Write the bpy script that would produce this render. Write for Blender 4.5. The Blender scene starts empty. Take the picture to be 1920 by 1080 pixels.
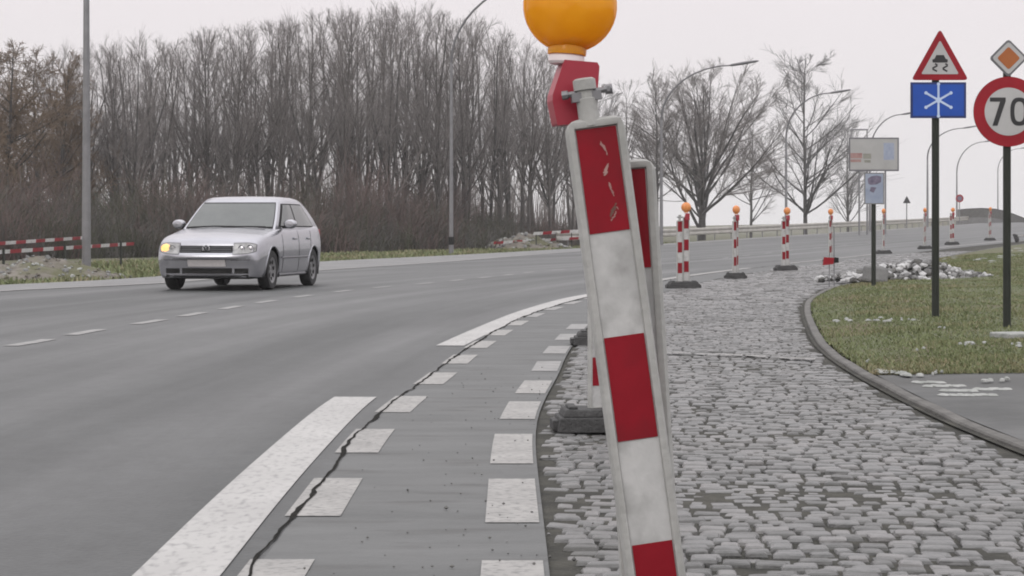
import bpy, bmesh, math, random
import numpy as np
from mathutils import Vector, Matrix, noise as mnoise

S = bpy.context.scene
C = S.collection
RAD = math.radians

# ------------------------------------------------------------------ camera
F, H0, CAMZ = 3800.0, 430.0, 0.95          # focal length in pixels, horizon row, eye height (the photo is 1920 x 1080)
cam_d = bpy.data.cameras.new('camera')
cam_d.sensor_width = 36.0
cam_d.lens = 36.0 * F / 1920.0
cam_d.shift_y = -(540.0 - H0) / 1920.0
cam_d.clip_start = 0.1
cam_d.clip_end = 6000
cam = bpy.data.objects.new('camera', cam_d)
cam.location = (0, 0, CAMZ)
cam.rotation_euler = (RAD(90), 0, 0)
C.objects.link(cam)
S.camera = cam

# ------------------------------------------------------------------ sky, sun, exposure
SUN_EL, SUN_AZ = RAD(32), RAD(200)
wd = bpy.data.worlds.new('World')
S.world = wd
wd.use_nodes = True
nt = wd.node_tree
nt.nodes.clear()
out = nt.nodes.new('ShaderNodeOutputWorld')
bg = nt.nodes.new('ShaderNodeBackground')
bg.inputs['Strength'].default_value = 1.0
sky = nt.nodes.new('ShaderNodeTexSky')
sky.sky_type = 'NISHITA'
sky.sun_disc = False
sky.sun_elevation = SUN_EL
sky.sun_rotation = SUN_AZ
sky.dust_density = 4.0
dim = nt.nodes.new('ShaderNodeVectorMath'); dim.operation = 'SCALE'; dim.inputs['Scale'].default_value = 0.10
nt.links.new(sky.outputs[0], dim.inputs[0])
tc = nt.nodes.new('ShaderNodeTexCoord')
sep = nt.nodes.new('ShaderNodeSeparateXYZ')
nt.links.new(tc.outputs['Generated'], sep.inputs[0])
ramp = nt.nodes.new('ShaderNodeValToRGB')      # overcast cloud deck: about three times brighter overhead than at the horizon
cr = ramp.color_ramp
cr.elements[0].position = 0.0; cr.elements[0].color = (0.85, 0.83, 0.84, 1)
cr.elements[1].position = 1.0; cr.elements[1].color = (2.25, 2.22, 2.26, 1)
e = cr.elements.new(0.14); e.color = (0.93, 0.86, 0.88, 1)
nt.links.new(sep.outputs['Z'], ramp.inputs[0])
cl = nt.nodes.new('ShaderNodeTexNoise'); cl.inputs['Scale'].default_value = 2.2; cl.inputs['Detail'].default_value = 4
nt.links.new(tc.outputs['Generated'], cl.inputs['Vector'])
clm = nt.nodes.new('ShaderNodeMapRange')
clm.inputs['To Min'].default_value = 0.93; clm.inputs['To Max'].default_value = 1.07
nt.links.new(cl.outputs['Fac'], clm.inputs['Value'])
deck = nt.nodes.new('ShaderNodeVectorMath'); deck.operation = 'SCALE'
nt.links.new(ramp.outputs[0], deck.inputs[0]); nt.links.new(clm.outputs[0], deck.inputs['Scale'])
mx = nt.nodes.new('ShaderNodeMix'); mx.data_type = 'RGBA'; mx.inputs['Factor'].default_value = 0.94
nt.links.new(dim.outputs[0], mx.inputs['A']); nt.links.new(deck.outputs[0], mx.inputs['B'])
nt.links.new(mx.outputs['Result'], bg.inputs['Color'])
nt.links.new(bg.outputs[0], out.inputs[0])

sun_d = bpy.data.lights.new('sun', 'SUN')
sun_d.energy = 0.6
sun_d.angle = RAD(25)
sun_d.color = (1, 0.97, 0.93)
sun = bpy.data.objects.new('sun', sun_d)
sun.rotation_euler = (RAD(90) - SUN_EL, 0, RAD(180) - SUN_AZ + RAD(0))
C.objects.link(sun)

S.view_settings.view_transform = 'Standard'
S.view_settings.look = 'None'
S.view_settings.exposure = 0.0
S.view_settings.gamma = 1.0
S.cycles.max_bounces = 5
S.cycles.diffuse_bounces = 3
S.cycles.transparent_max_bounces = 8
S.cycles.filter_width = 1.9

# ------------------------------------------------------------------ terrain
def sstep(a, b, x):
    t = min(1.0, max(0.0, (x - a) / (b - a)))
    return t * t * (3 - 2 * t)

def g(x, y):
    """Height of the land: level by the camera, climbing gently to the right towards the bridge."""
    if x <= 0:
        return 0.0
    z = 0.0017 * x * x if x < 10 else 0.17 + 0.034 * (x - 10)
    if x > 75:
        z = 0.17 + 0.034 * 65 + 1.2 * (1 - math.exp(-(x - 75) / 40.0))
    return z

def W(px, py, dz=0.0):
    """The point of the land seen at a given spot of the photograph (used to measure where things stand)."""
    k = (px - 960) / F
    lo, hi = 2.0, 900.0
    f = lambda Y: CAMZ - (py - H0) * Y / F - g(k * Y, Y) - dz
    # first crossing
    prev = 2.0
    Y = 2.0
    while Y < 900:
        Y2 = Y * 1.03
        if f(Y2) <= 0:
            lo, hi = Y, Y2
            for _ in range(40):
                m = (lo + hi) / 2
                if f(m) > 0: lo = m
                else: hi = m
            return Vector((k * lo, lo, g(k * lo, lo)))
        Y = Y2
    return Vector((k * 300, 300, g(k * 300, 300)))

# ------------------------------------------------------------------ materials
def mat(name, c1, c2=None, scale=8.0, rough=0.7, bump=0.0, bscale=None, detail=6.0, lo=0.35, hi=0.65,
        metallic=0.0, spec=0.5, coords='Object', stretch=None, emit=None, c3=None, s3=1.0, lo3=0.5, hi3=0.6):
    m = bpy.data.materials.new(name)
    m.use_nodes = True
    n, l = m.node_tree.nodes, m.node_tree.links
    b = n['Principled BSDF']
    b.inputs['Roughness'].default_value = rough
    b.inputs['Metallic'].default_value = metallic
    b.inputs['Specular IOR Level'].default_value = spec
    b.inputs['Base Color'].default_value = (*c1, 1)
    t = n.new('ShaderNodeTexCoord')
    src = t.outputs[coords]
    if stretch:
        mp = n.new('ShaderNodeMapping'); mp.inputs['Scale'].default_value = stretch
        l.new(src, mp.inputs['Vector']); src = mp.outputs[0]
    if c2 is not None:
        nz = n.new('ShaderNodeTexNoise'); nz.inputs['Scale'].default_value = scale; nz.inputs['Detail'].default_value = detail
        nz.inputs['Roughness'].default_value = 0.65
        l.new(src, nz.inputs['Vector'])
        r = n.new('ShaderNodeValToRGB')
        r.color_ramp.elements[0].position = lo; r.color_ramp.elements[0].color = (*c1, 1)
        r.color_ramp.elements[1].position = hi; r.color_ramp.elements[1].color = (*c2, 1)
        l.new(nz.outputs['Fac'], r.inputs[0])
        col = r.outputs[0]
        if c3 is not None:
            n3 = n.new('ShaderNodeTexNoise'); n3.inputs['Scale'].default_value = s3; n3.inputs['Detail'].default_value = 5
            l.new(src, n3.inputs['Vector'])
            r3 = n.new('ShaderNodeMapRange'); r3.inputs['From Min'].default_value = lo3; r3.inputs['From Max'].default_value = hi3
            l.new(n3.outputs['Fac'], r3.inputs['Value'])
            m3 = n.new('ShaderNodeMix'); m3.data_type = 'RGBA'
            l.new(r3.outputs[0], m3.inputs['Factor']); l.new(col, m3.inputs['A']); m3.inputs['B'].default_value = (*c3, 1)
            col = m3.outputs['Result']
        l.new(col, b.inputs['Base Color'])
    if bump:
        bz = n.new('ShaderNodeTexNoise'); bz.inputs['Scale'].default_value = bscale or scale * 6; bz.inputs['Detail'].default_value = 5
        l.new(src, bz.inputs['Vector'])
        bp = n.new('ShaderNodeBump'); bp.inputs['Strength'].default_value = bump; bp.inputs['Distance'].default_value = 0.02
        l.new(bz.outputs['Fac'], bp.inputs['Height']); l.new(bp.outputs[0], b.inputs['Normal'])
    if emit:
        b.inputs['Emission Color'].default_value = (*emit[0], 1)
        b.inputs['Emission Strength'].default_value = emit[1]
    return m

def asphalt_mat():
    """Worn wet asphalt: fine grain, broad patches and wheel tracks that run along the lane (UV: u along, v across)."""
    m = bpy.data.materials.new('worn_asphalt'); m.use_nodes = True
    n, l = m.node_tree.nodes, m.node_tree.links
    b = n['Principled BSDF']
    b.inputs['Specular IOR Level'].default_value = 0.4
    uv = n.new('ShaderNodeTexCoord')
    mp = n.new('ShaderNodeMapping'); mp.inputs['Scale'].default_value = (0.045, 1.1, 1)
    l.new(uv.outputs['UV'], mp.inputs['Vector'])
    a = n.new('ShaderNodeTexNoise'); a.inputs['Scale'].default_value = 1.0; a.inputs['Detail'].default_value = 5
    l.new(mp.outputs[0], a.inputs['Vector'])
    r = n.new('ShaderNodeValToRGB')
    r.color_ramp.elements[0].position = 0.32; r.color_ramp.elements[0].color = (0.044, 0.047, 0.0465, 1)
    r.color_ramp.elements[1].position = 0.68; r.color_ramp.elements[1].color = (0.075, 0.078, 0.078, 1)
    l.new(a.outputs['Fac'], r.inputs[0])
    g1 = n.new('ShaderNodeTexNoise'); g1.inputs['Scale'].default_value = 45; g1.inputs['Detail'].default_value = 4
    l.new(uv.outputs['UV'], g1.inputs['Vector'])
    sp = n.new('ShaderNodeTexNoise'); sp.inputs['Scale'].default_value = 7; sp.inputs['Detail'].default_value = 7; sp.inputs['Roughness'].default_value = 0.7
    l.new(uv.outputs['UV'], sp.inputs['Vector'])
    spr = n.new('ShaderNodeMapRange'); spr.inputs['From Min'].default_value = 0.3; spr.inputs['From Max'].default_value = 0.7
    spr.inputs['To Min'].default_value = 0.80; spr.inputs['To Max'].default_value = 1.2
    l.new(sp.outputs['Fac'], spr.inputs['Value'])
    gr = n.new('ShaderNodeMapRange'); gr.inputs['To Min'].default_value = 0.8; gr.inputs['To Max'].default_value = 1.2
    l.new(g1.outputs['Fac'], gr.inputs['Value'])
    p1 = n.new('ShaderNodeTexNoise'); p1.inputs['Scale'].default_value = 0.7; p1.inputs['Detail'].default_value = 6
    l.new(uv.outputs['UV'], p1.inputs['Vector'])
    pr = n.new('ShaderNodeMapRange'); pr.inputs['From Min'].default_value = 0.3; pr.inputs['From Max'].default_value = 0.7
    pr.inputs['To Min'].default_value = 0.86; pr.inputs['To Max'].default_value = 1.13
    l.new(p1.outputs['Fac'], pr.inputs['Value'])
    mm = n.new('ShaderNodeMath'); mm.operation = 'MULTIPLY'
    l.new(gr.outputs[0], mm.inputs[0]); l.new(pr.outputs[0], mm.inputs[1])
    m2_ = n.new('ShaderNodeMath'); m2_.operation = 'MULTIPLY'
    l.new(mm.outputs[0], m2_.inputs[0]); l.new(spr.outputs[0], m2_.inputs[1])
    v = n.new('ShaderNodeVectorMath'); v.operation = 'SCALE'
    l.new(r.outputs[0], v.inputs[0]); l.new(m2_.outputs[0], v.inputs['Scale'])
    l.new(v.outputs[0], b.inputs['Base Color'])
    rr = n.new('ShaderNodeMapRange'); rr.inputs['From Min'].default_value = 0.35; rr.inputs['From Max'].default_value = 0.65
    rr.inputs['To Min'].default_value = 0.62; rr.inputs['To Max'].default_value = 0.5
    l.new(a.outputs['Fac'], rr.inputs['Value']); l.new(rr.outputs[0], b.inputs['Roughness'])
    bp = n.new('ShaderNodeBump'); bp.inputs['Strength'].default_value = 0.35; bp.inputs['Distance'].default_value = 0.01
    l.new(g1.outputs['Fac'], bp.inputs['Height']); l.new(bp.outputs[0], b.inputs['Normal'])
    return m

M = {}
M['asphalt'] = asphalt_mat()
M['concrete'] = mat('strip_concrete', (0.078, 0.081, 0.080), (0.110, 0.113, 0.112), scale=1.6, rough=0.7, bump=0.35, bscale=40, stretch=(0.7, 2.2, 1),
                    c3=(0.064, 0.064, 0.062), s3=3.0, lo3=0.54, hi3=0.72)
M['shoulder'] = mat('shoulder_concrete', (0.125, 0.125, 0.125), (0.165, 0.165, 0.165), scale=0.8, rough=0.65, bump=0.2, bscale=20)
M['path'] = mat('side_path_asphalt', (0.062, 0.064, 0.063), (0.105, 0.106, 0.105), scale=1.4, rough=0.75, spec=0.3, bump=0.3, bscale=40, c3=(0.05, 0.05, 0.046), s3=0.7, lo3=0.5, hi3=0.7)
M['paint'] = mat('road_paint', (0.31, 0.305, 0.297), (0.375, 0.37, 0.36), scale=3, rough=0.6, stretch=(1, 0.4, 1), c3=(0.19, 0.19, 0.186), s3=38, lo3=0.50, hi3=0.78)
M['paint_worn'] = mat('worn_road_paint', (0.215, 0.211, 0.202), (0.29, 0.283, 0.271), scale=5, rough=0.6, c3=(0.12, 0.12, 0.117), s3=34, lo3=0.50, hi3=0.72)
M['paint_faint'] = mat('faint_road_paint', (0.16, 0.16, 0.156), (0.25, 0.246, 0.24), scale=8, rough=0.6)
M['joint'] = mat('joint_dirt', (0.012, 0.012, 0.011), (0.028, 0.027, 0.025), scale=20, rough=0.95, spec=0.03)
M['mortar'] = mat('sett_joint_dirt', (0.026, 0.026, 0.023), (0.062, 0.060, 0.051), scale=5, rough=0.9, spec=0.2, bump=0.5, bscale=40)
M['sett'] = [mat('sett_stone_grey', (0.084, 0.085, 0.084), (0.122, 0.122, 0.121), scale=14, rough=0.40, bump=0.45, bscale=35, c3=(0.062, 0.061, 0.056), s3=1.3, lo3=0.52, hi3=0.78),
             mat('sett_stone_pale', (0.108, 0.106, 0.104), (0.150, 0.147, 0.145), scale=14, rough=0.38, bump=0.45, bscale=35, c3=(0.062, 0.061, 0.056), s3=1.3, lo3=0.52, hi3=0.78),
             mat('sett_stone_dark', (0.052, 0.053, 0.051), (0.090, 0.090, 0.088), scale=14, rough=0.45, bump=0.45, bscale=35, c3=(0.062, 0.061, 0.056), s3=1.3, lo3=0.52, hi3=0.78)]
M['kerb'] = mat('kerb_concrete', (0.058, 0.056, 0.051), (0.115, 0.111, 0.103), scale=5, rough=0.8, bump=0.4, bscale=40)
M['ground'] = mat('verge_grass', (0.045, 0.05, 0.022), (0.085, 0.09, 0.045), scale=2.0, rough=0.95, bump=0.6, bscale=15, c3=(0.08, 0.065, 0.045), s3=0.35, lo3=0.5, hi3=0.62)
M['turf'] = mat('turf', (0.060, 0.070, 0.030), (0.098, 0.105, 0.052), scale=4.0, rough=0.95, bump=0.6, bscale=30, c3=(0.10, 0.08, 0.045), s3=0.8, lo3=0.5, hi3=0.65)
M['blades'] = [mat('grass_green', (0.105, 0.130, 0.052), (0.150, 0.172, 0.078), scale=1.5, rough=0.8),
               mat('grass_olive', (0.140, 0.145, 0.070), (0.190, 0.185, 0.098), scale=1.5, rough=0.8),
               mat('grass_straw', (0.19, 0.165, 0.095), (0.25, 0.215, 0.13), scale=1.5, rough=0.8)]
M['snow'] = mat('old_snow', (0.19, 0.20, 0.185), (0.32, 0.325, 0.315), scale=9, rough=0.8, bump=0.5, bscale=30)
M['soil'] = mat('heap_soil', (0.10, 0.09, 0.075), (0.17, 0.155, 0.135), scale=3, rough=0.95, bump=0.8, bscale=12, c3=(0.09, 0.09, 0.05), s3=1.3, lo3=0.5, hi3=0.6)
M['rubble'] = mat('rubble_grey', (0.12, 0.12, 0.12), (0.20, 0.20, 0.197), scale=4, rough=0.9, bump=0.6, bscale=20)
M['rubble_snow'] = mat('rubble_snow', (0.30, 0.30, 0.30), (0.46, 0.46, 0.46), scale=5, rough=0.85, bump=0.5, bscale=30)
M['rubble_dark'] = mat('rubble_dark', (0.06, 0.06, 0.058), (0.12, 0.118, 0.11), scale=4, rough=0.9, bump=0.6, bscale=20)
M['bark'] = mat('grey_bark', (0.062, 0.056, 0.053), (0.112, 0.103, 0.098), scale=3, rough=0.95, bump=0.6, bscale=25, stretch=(1, 1, 0.3))
M['twig'] = mat('grey_twigs', (0.155, 0.142, 0.136), (0.220, 0.203, 0.195), scale=1.2, rough=0.95)
M['twig_brown'] = mat('brown_twigs', (0.125, 0.088, 0.058), (0.185, 0.136, 0.094), scale=1.2, rough=0.95)
M['bark_dark'] = mat('dark_bark', (0.040, 0.038, 0.036), (0.075, 0.071, 0.068), scale=3, rough=0.95)
M['twig_pale'] = mat('pale_twigs', (0.13, 0.127, 0.125), (0.19, 0.185, 0.182), scale=1.2, rough=0.95)
M['brush_red'] = mat('reddish_brush', (0.080, 0.058, 0.053), (0.120, 0.088, 0.080), scale=0.8, rough=0.95)
M['brush_grey'] = mat('grey_brush', (0.060, 0.057, 0.052), (0.095, 0.09, 0.082), scale=0.8, rough=0.95)
M['brush_green'] = mat('ivy_brush', (0.04, 0.042, 0.027), (0.065, 0.066, 0.043), scale=0.8, rough=0.95)
M['galv'] = mat('galvanised_steel', (0.16, 0.16, 0.168), (0.22, 0.22, 0.228), scale=2, rough=0.5, metallic=0.25)
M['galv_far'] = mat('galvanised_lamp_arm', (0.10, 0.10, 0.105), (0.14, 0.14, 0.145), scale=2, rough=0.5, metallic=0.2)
M['black'] = mat('black_plastic', (0.008, 0.008, 0.008), (0.013, 0.013, 0.013), scale=6, rough=0.7, spec=0.2)
M['rubber'] = mat('recycled_rubber', (0.022, 0.022, 0.022), (0.05, 0.05, 0.05), scale=14, rough=0.75, bump=0.5, bscale=60)
M['rail'] = mat('weathered_guard_rail', (0.30, 0.285, 0.255), (0.40, 0.385, 0.355), scale=1.5, rough=0.6)
M['post_dark'] = mat('dark_steel_post', (0.014, 0.017, 0.013), (0.024, 0.028, 0.022), scale=3, rough=0.55, spec=0.3)
M['board_white'] = mat('dirty_white_plastic', (0.37, 0.372, 0.366), (0.48, 0.48, 0.472), scale=9, rough=0.5, bump=0.1, bscale=30, c3=(0.25, 0.25, 0.242), s3=16, lo3=0.48, hi3=0.74)
M['board_rim'] = mat('grey_rim_plastic', (0.28, 0.282, 0.268), (0.38, 0.38, 0.366), scale=7, rough=0.55, bump=0.15, bscale=40)
M['board_red'] = mat('red_reflective_film', (0.190, 0.007, 0.014), (0.240, 0.010, 0.019), scale=6, rough=0.45, spec=0.15, c3=(0.14, 0.012, 0.017), s3=5, lo3=0.5, hi3=0.65)
M['scuff'] = mat('scuffed_film', (0.24, 0.11, 0.10), (0.36, 0.22, 0.20), scale=40, rough=0.7)
M['scuff_dark'] = mat('scuffed_film_dark', (0.10, 0.045, 0.035), (0.16, 0.08, 0.06), scale=40, rough=0.7)
M['red_plastic'] = mat('red_plastic', (0.27, 0.016, 0.032), (0.33, 0.022, 0.042), scale=6, rough=0.45)
M['pink_white'] = mat('pale_plastic', (0.60, 0.53, 0.53), (0.68, 0.61, 0.61), scale=6, rough=0.45)
M['sign_red'] = mat('sign_red', (0.23, 0.010, 0.018), (0.28, 0.014, 0.023), scale=4, rough=0.4, spec=0.2)
M['sign_white'] = mat('sign_white', (0.36, 0.36, 0.36), (0.42, 0.42, 0.42), scale=4, rough=0.45)
M['sign_blue'] = mat('sign_blue', (0.011, 0.062, 0.33), (0.015, 0.074, 0.38), scale=4, rough=0.4, spec=0.35)
M['sign_blue_edge'] = mat('sign_blue_edge', (0.01, 0.025, 0.11), (0.014, 0.03, 0.14), scale=4, rough=0.4)
M['sign_pale'] = mat('sign_pale_blue', (0.42, 0.52, 0.72), (0.5, 0.6, 0.78), scale=6, rough=0.45)
M['sign_black'] = mat('sign_black', (0.012, 0.012, 0.014), (0.02, 0.02, 0.022), scale=4, rough=0.5)
M['sign_orange'] = mat('sign_orange', (0.30, 0.085, 0.016), (0.36, 0.11, 0.022), scale=4, rough=0.4)
M['sign_back'] = mat('sign_grey_back', (0.15, 0.15, 0.15), (0.22, 0.22, 0.22), scale=4, rough=0.5, metallic=0.3)
M['panel_grey'] = mat('panel_grey', (0.30, 0.30, 0.288), (0.36, 0.36, 0.35), scale=1.0, rough=0.5)
M['panel_blue'] = mat('panel_bluish', (0.22, 0.26, 0.35), (0.30, 0.34, 0.42), scale=5, rough=0.5)
M['panel_violet'] = mat('panel_violet', (0.09, 0.075, 0.12), (0.17, 0.15, 0.21), scale=16, rough=0.5)
M['panel_red'] = mat('panel_faded_red', (0.24, 0.11, 0.10), (0.33, 0.20, 0.18), scale=3, rough=0.5)
M['panel_olive'] = mat('panel_olive', (0.16, 0.16, 0.13), (0.24, 0.24, 0.20), scale=3, rough=0.5)
M['paint_silver'] = mat('silver_car_paint', (0.36, 0.362, 0.39), (0.39, 0.392, 0.42), scale=3, rough=0.24, metallic=0.78)
M['trim_grey'] = mat('grey_trim', (0.10, 0.10, 0.11), (0.13, 0.13, 0.14), scale=5, rough=0.5)
M['glass'] = mat('tinted_glass', (0.045, 0.053, 0.052), (0.065, 0.074, 0.071), scale=1.5, rough=0.08, spec=0.8)
M['lens_clear'] = mat('headlamp_glass', (0.20, 0.20, 0.20), (0.34, 0.34, 0.34), scale=14, rough=0.15, spec=0.7)
M['lens_lit'] = mat('lit_indicator', (0.7, 0.4, 0.12), rough=0.3, emit=((1.0, 0.62, 0.25), 0.9))
M['tyre'] = mat('tyre_rubber', (0.014, 0.014, 0.015), (0.025, 0.025, 0.026), scale=12, rough=0.8)
M['rim'] = mat('wheel_trim', (0.16, 0.16, 0.165), (0.21, 0.21, 0.215), scale=6, rough=0.4, metallic=0.5)
M['plate'] = mat('number_plate', (0.45, 0.43, 0.43), (0.52, 0.50, 0.50), scale=30, rough=0.5)
M['chrome'] = mat('chrome', (0.5, 0.5, 0.52), rough=0.2, metallic=0.9)

def amber_mat(name='amber_lens', k=1.0):
    m = bpy.data.materials.new(name); m.use_nodes = True
    n, l = m.node_tree.nodes, m.node_tree.links
    b = n['Principled BSDF']
    b.inputs['Roughness'].default_value = 0.16
    b.inputs['Subsurface Weight'].default_value = 0.0
    b.inputs['Transmission Weight'].default_value = 0.0
    b.inputs['Coat Weight'].default_value = 0.3
    t = n.new('ShaderNodeTexCoord')
    nz = n.new('ShaderNodeTexNoise'); nz.inputs['Scale'].default_value = 14; nz.inputs['Detail'].default_value = 3
    l.new(t.outputs['Object'], nz.inputs['Vector'])
    r = n.new('ShaderNodeValToRGB')
    r.color_ramp.elements[0].position = 0.3; r.color_ramp.elements[0].color = (0.78 * k, 0.38 * k, 0.010, 1)
    r.color_ramp.elements[1].position = 0.7; r.color_ramp.elements[1].color = (0.92 * k, 0.54 * k, 0.035, 1)
    l.new(nz.outputs['Fac'], r.inputs[0]); l.new(r.outputs[0], b.inputs['Base Color'])
    tr = n.new('ShaderNodeBsdfTranslucent'); l.new(r.outputs[0], tr.inputs['Color'])
    ms = n.new('ShaderNodeMixShader'); ms.inputs[0].default_value = 0.58
    l.new(b.outputs[0], ms.inputs[1]); l.new(tr.outputs[0], ms.inputs[2])
    l.new(ms.outputs[0], n['Material Output'].inputs['Surface'])
    return m
M['amber'] = amber_mat()
M['amber_small'] = mat('orange_lens', (0.55, 0.19, 0.05), (0.66, 0.26, 0.08), scale=10, rough=0.3)

# ------------------------------------------------------------------ mesh helpers
class MB:
    """Collects shapes and links them as one mesh object."""
    def __init__(self):
        self.v, self.f, self.m = [], [], []
        self.mats = []
    def slot(self, mt):
        if mt not in self.mats: self.mats.append(mt)
        return self.mats.index(mt)
    def add(self, vs, fs, mt):
        o = len(self.v); k = self.slot(mt)
        self.v += [tuple(p) for p in vs]
        for f in fs:
            self.f.append(tuple(i + o for i in f)); self.m.append(k)
    def box(self, c, s, mt, rot=None, taper=1.0):
        x, y, z = (a / 2 for a in s)
        vs = [Vector((sx * x * (taper if sz > 0 else 1), sy * y * (taper if sz > 0 else 1), sz * z)) for sz in (-1, 1) for sy in (-1, 1) for sx in (-1, 1)]
        if rot is not None: vs = [rot @ p for p in vs]
        vs = [p + Vector(c) for p in vs]
        self.add(vs, [(0, 2, 3, 1), (4, 5, 7, 6), (0, 1, 5, 4), (2, 6, 7, 3), (0, 4, 6, 2), (1, 3, 7, 5)], mt)
    def tube(self, pts, rad, mt, n=10, caps=True):
        pts = [Vector(p) for p in pts]
        if not hasattr(rad, '__len__'): rad = [rad] * len(pts)
        vs, fs = [], []
        up = None
        for i, p in enumerate(pts):
            d = (pts[min(i + 1, len(pts) - 1)] - pts[max(i - 1, 0)]).normalized()
            if up is None:
                up = Vector((0, 0, 1)) if abs(d.z) < 0.9 else Vector((1, 0, 0))
            u = d.cross(up).normalized(); w = u.cross(d).normalized(); up = w
            for k in range(n):
                a = 2 * math.pi * k / n
                vs.append(p + rad[i] * (math.cos(a) * u + math.sin(a) * w))
        for i in range(len(pts) - 1):
            for k in range(n):
                a, b = i * n + k, i * n + (k + 1) % n
                fs.append((a, b, b + n, a + n))
        if caps:
            fs.append(tuple(range(n))[::-1]); fs.append(tuple((len(pts) - 1) * n + k for k in range(n)))
        self.add(vs, fs, mt)
    def lathe(self, prof, mt, n=24, mtx=None):
        vs, fs = [], []
        for r, z in prof:
            for k in range(n):
                a = 2 * math.pi * k / n
                vs.append(Vector((r * math.cos(a), r * math.sin(a), z)))
        for i in range(len(prof) - 1):
            for k in range(n):
                a, b = i * n + k, i * n + (k + 1) % n
                fs.append((a, b, b + n, a + n))
        if mtx is not None: vs = [mtx @ p for p in vs]
        self.add(vs, fs, mt)
    def plate(self, poly, y0, y1, mt, mtb=None):
        """A flat panel standing in XZ, front face at y0 (towards the camera), back at y1."""
        n = len(poly)
        vs = [(x, y0, z) for x, z in poly] + [(x, y1, z) for x, z in poly]
        self.add(vs, [tuple(range(n))], mt)
        self.add(vs, [tuple(range(2 * n - 1, n - 1, -1))] + [(i, i + n, (i + 1) % n + n, (i + 1) % n) for i in range(n)], mtb or mt)
    def stroke(self, pts, w, y, mt, closed=False, t=0.0015):
        """A flat painted stroke in XZ, a hair proud of the panel."""
        P = [Vector((a, b)) for a, b in pts]; n = len(P)
        L, R = [], []
        for i in range(n):
            a = P[(i - 1) % n] if (closed or i > 0) else P[i]
            b = P[(i + 1) % n] if (closed or i < n - 1) else P[i]
            d = (b - a).normalized(); q = Vector((-d.y, d.x)) * w / 2
            L.append(P[i] + q); R.append(P[i] - q)
        vs = [(p.x, y, p.y) for p in L] + [(p.x, y, p.y) for p in R]
        fs = [(i, (i + 1) % n, (i + 1) % n + n, i + n) for i in range(n if closed else n - 1)]
        self.add(vs, fs, mt)
    def build(self, name, parent=None, smooth=False, bevel=0.0):
        me = bpy.data.meshes.new(name)
        me.from_pydata(self.v, [], self.f)
        for mt in self.mats: me.materials.append(mt)
        me.polygons.foreach_set('material_index', self.m)
        bm = bmesh.new(); bm.from_mesh(me)
        bmesh.ops.recalc_face_normals(bm, faces=bm.faces)
        bm.to_mesh(me); bm.free()
        if smooth:
            me.polygons.foreach_set('use_smooth', [True] * len(me.polygons))
            me.set_sharp_from_angle(angle=RAD(38))
        me.update()
        o = bpy.data.objects.new(name, me)
        C.objects.link(o)
        if parent is not None: o.parent = parent
        if bevel:
            b = o.modifiers.new('bevel', 'BEVEL'); b.width = bevel; b.segments = 2; b.limit_method = 'ANGLE'
        return o

def np_mesh(name, V, Fq, mats, midx=None, parent=None, smooth=False, uv=None):
    """Mesh from arrays: V (n,3), Fq (k,3) or (k,4)."""
    V = np.asarray(V, dtype=np.float32); Fq = np.asarray(Fq, dtype=np.int32)
    me = bpy.data.meshes.new(name)
    k, w = Fq.shape
    me.vertices.add(len(V)); me.vertices.foreach_set('co', V.ravel())
    me.loops.add(k * w); me.loops.foreach_set('vertex_index', Fq.ravel())
    me.polygons.add(k)
    me.polygons.foreach_set('loop_start', np.arange(0, k * w, w, dtype=np.int32))
    me.polygons.foreach_set('loop_total', np.full(k, w, dtype=np.int32))
    for mt in mats: me.materials.append(mt)
    if midx is not None: me.polygons.foreach_set('material_index', np.asarray(midx, dtype=np.int32))
    me.polygons.foreach_set('use_smooth', np.full(k, smooth, dtype=bool))
    me.update(calc_edges=True)
    if uv is not None:
        l = me.uv_layers.new(name='UVMap')
        l.data.foreach_set('uv', np.asarray(uv, dtype=np.float32)[Fq.ravel()].ravel())
    me.validate()
    o = bpy.data.objects.new(name, me); C.objects.link(o)
    if parent is not None: o.parent = parent
    return o

def struct(o, kind='structure'):
    o['kind'] = kind
    return o

def thing(name, label, cat, loc=(0, 0, 0), rz=0.0, group=None):
    o = bpy.data.objects.new(name, None); o.empty_display_size = 0.2
    C.objects.link(o)
    o.location = loc; o.rotation_euler = (0, 0, rz)
    o['label'] = label; o['category'] = cat
    if group: o['group'] = group
    return o

def tag(o, label, cat, group=None, kind=None):
    o['label'] = label; o['category'] = cat
    if group: o['group'] = group
    if kind: o['kind'] = kind
    return o

def inst(name, src, parent, loc=(0, 0, 0), rot=(0, 0, 0), scale=(1, 1, 1)):
    o = src.copy(); o.name = name
    C.objects.link(o); o.parent = parent
    o.location = loc; o.rotation_euler = rot; o.scale = scale
    return o

# ------------------------------------------------------------------ curves on the land
SMOOTH = 2
def resample(pts, step):
    P = [Vector((p[0], p[1])) for p in pts]
    # Catmull-Rom, then even spacing, then a light smoothing
    Q = []
    for i in range(len(P) - 1):
        a, b, c, d = P[max(i - 1, 0)], P[i], P[i + 1], P[min(i + 2, len(P) - 1)]
        for k in range(16):
            t = k / 16
            Q.append(0.5 * ((2 * b) + (c - a) * t + (2 * a - 5 * b + 4 * c - d) * t * t + (3 * b - a - 3 * c + d) * t ** 3))
    Q.append(P[-1])
    s = [0.0]
    for i in range(1, len(Q)): s.append(s[-1] + (Q[i] - Q[i - 1]).length)
    n = max(2, int(s[-1] / step))
    A = np.array([[q.x, q.y] for q in Q]); ss = np.array(s)
    u = np.linspace(0, s[-1], n + 1)
    X = np.interp(u, ss, A[:, 0]); Y = np.interp(u, ss, A[:, 1])
    for _ in range(SMOOTH):
        X[1:-1] = (X[:-2] + 2 * X[1:-1] + X[2:]) / 4; Y[1:-1] = (Y[:-2] + 2 * Y[1:-1] + Y[2:]) / 4
    return np.stack([X, Y], 1)

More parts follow.
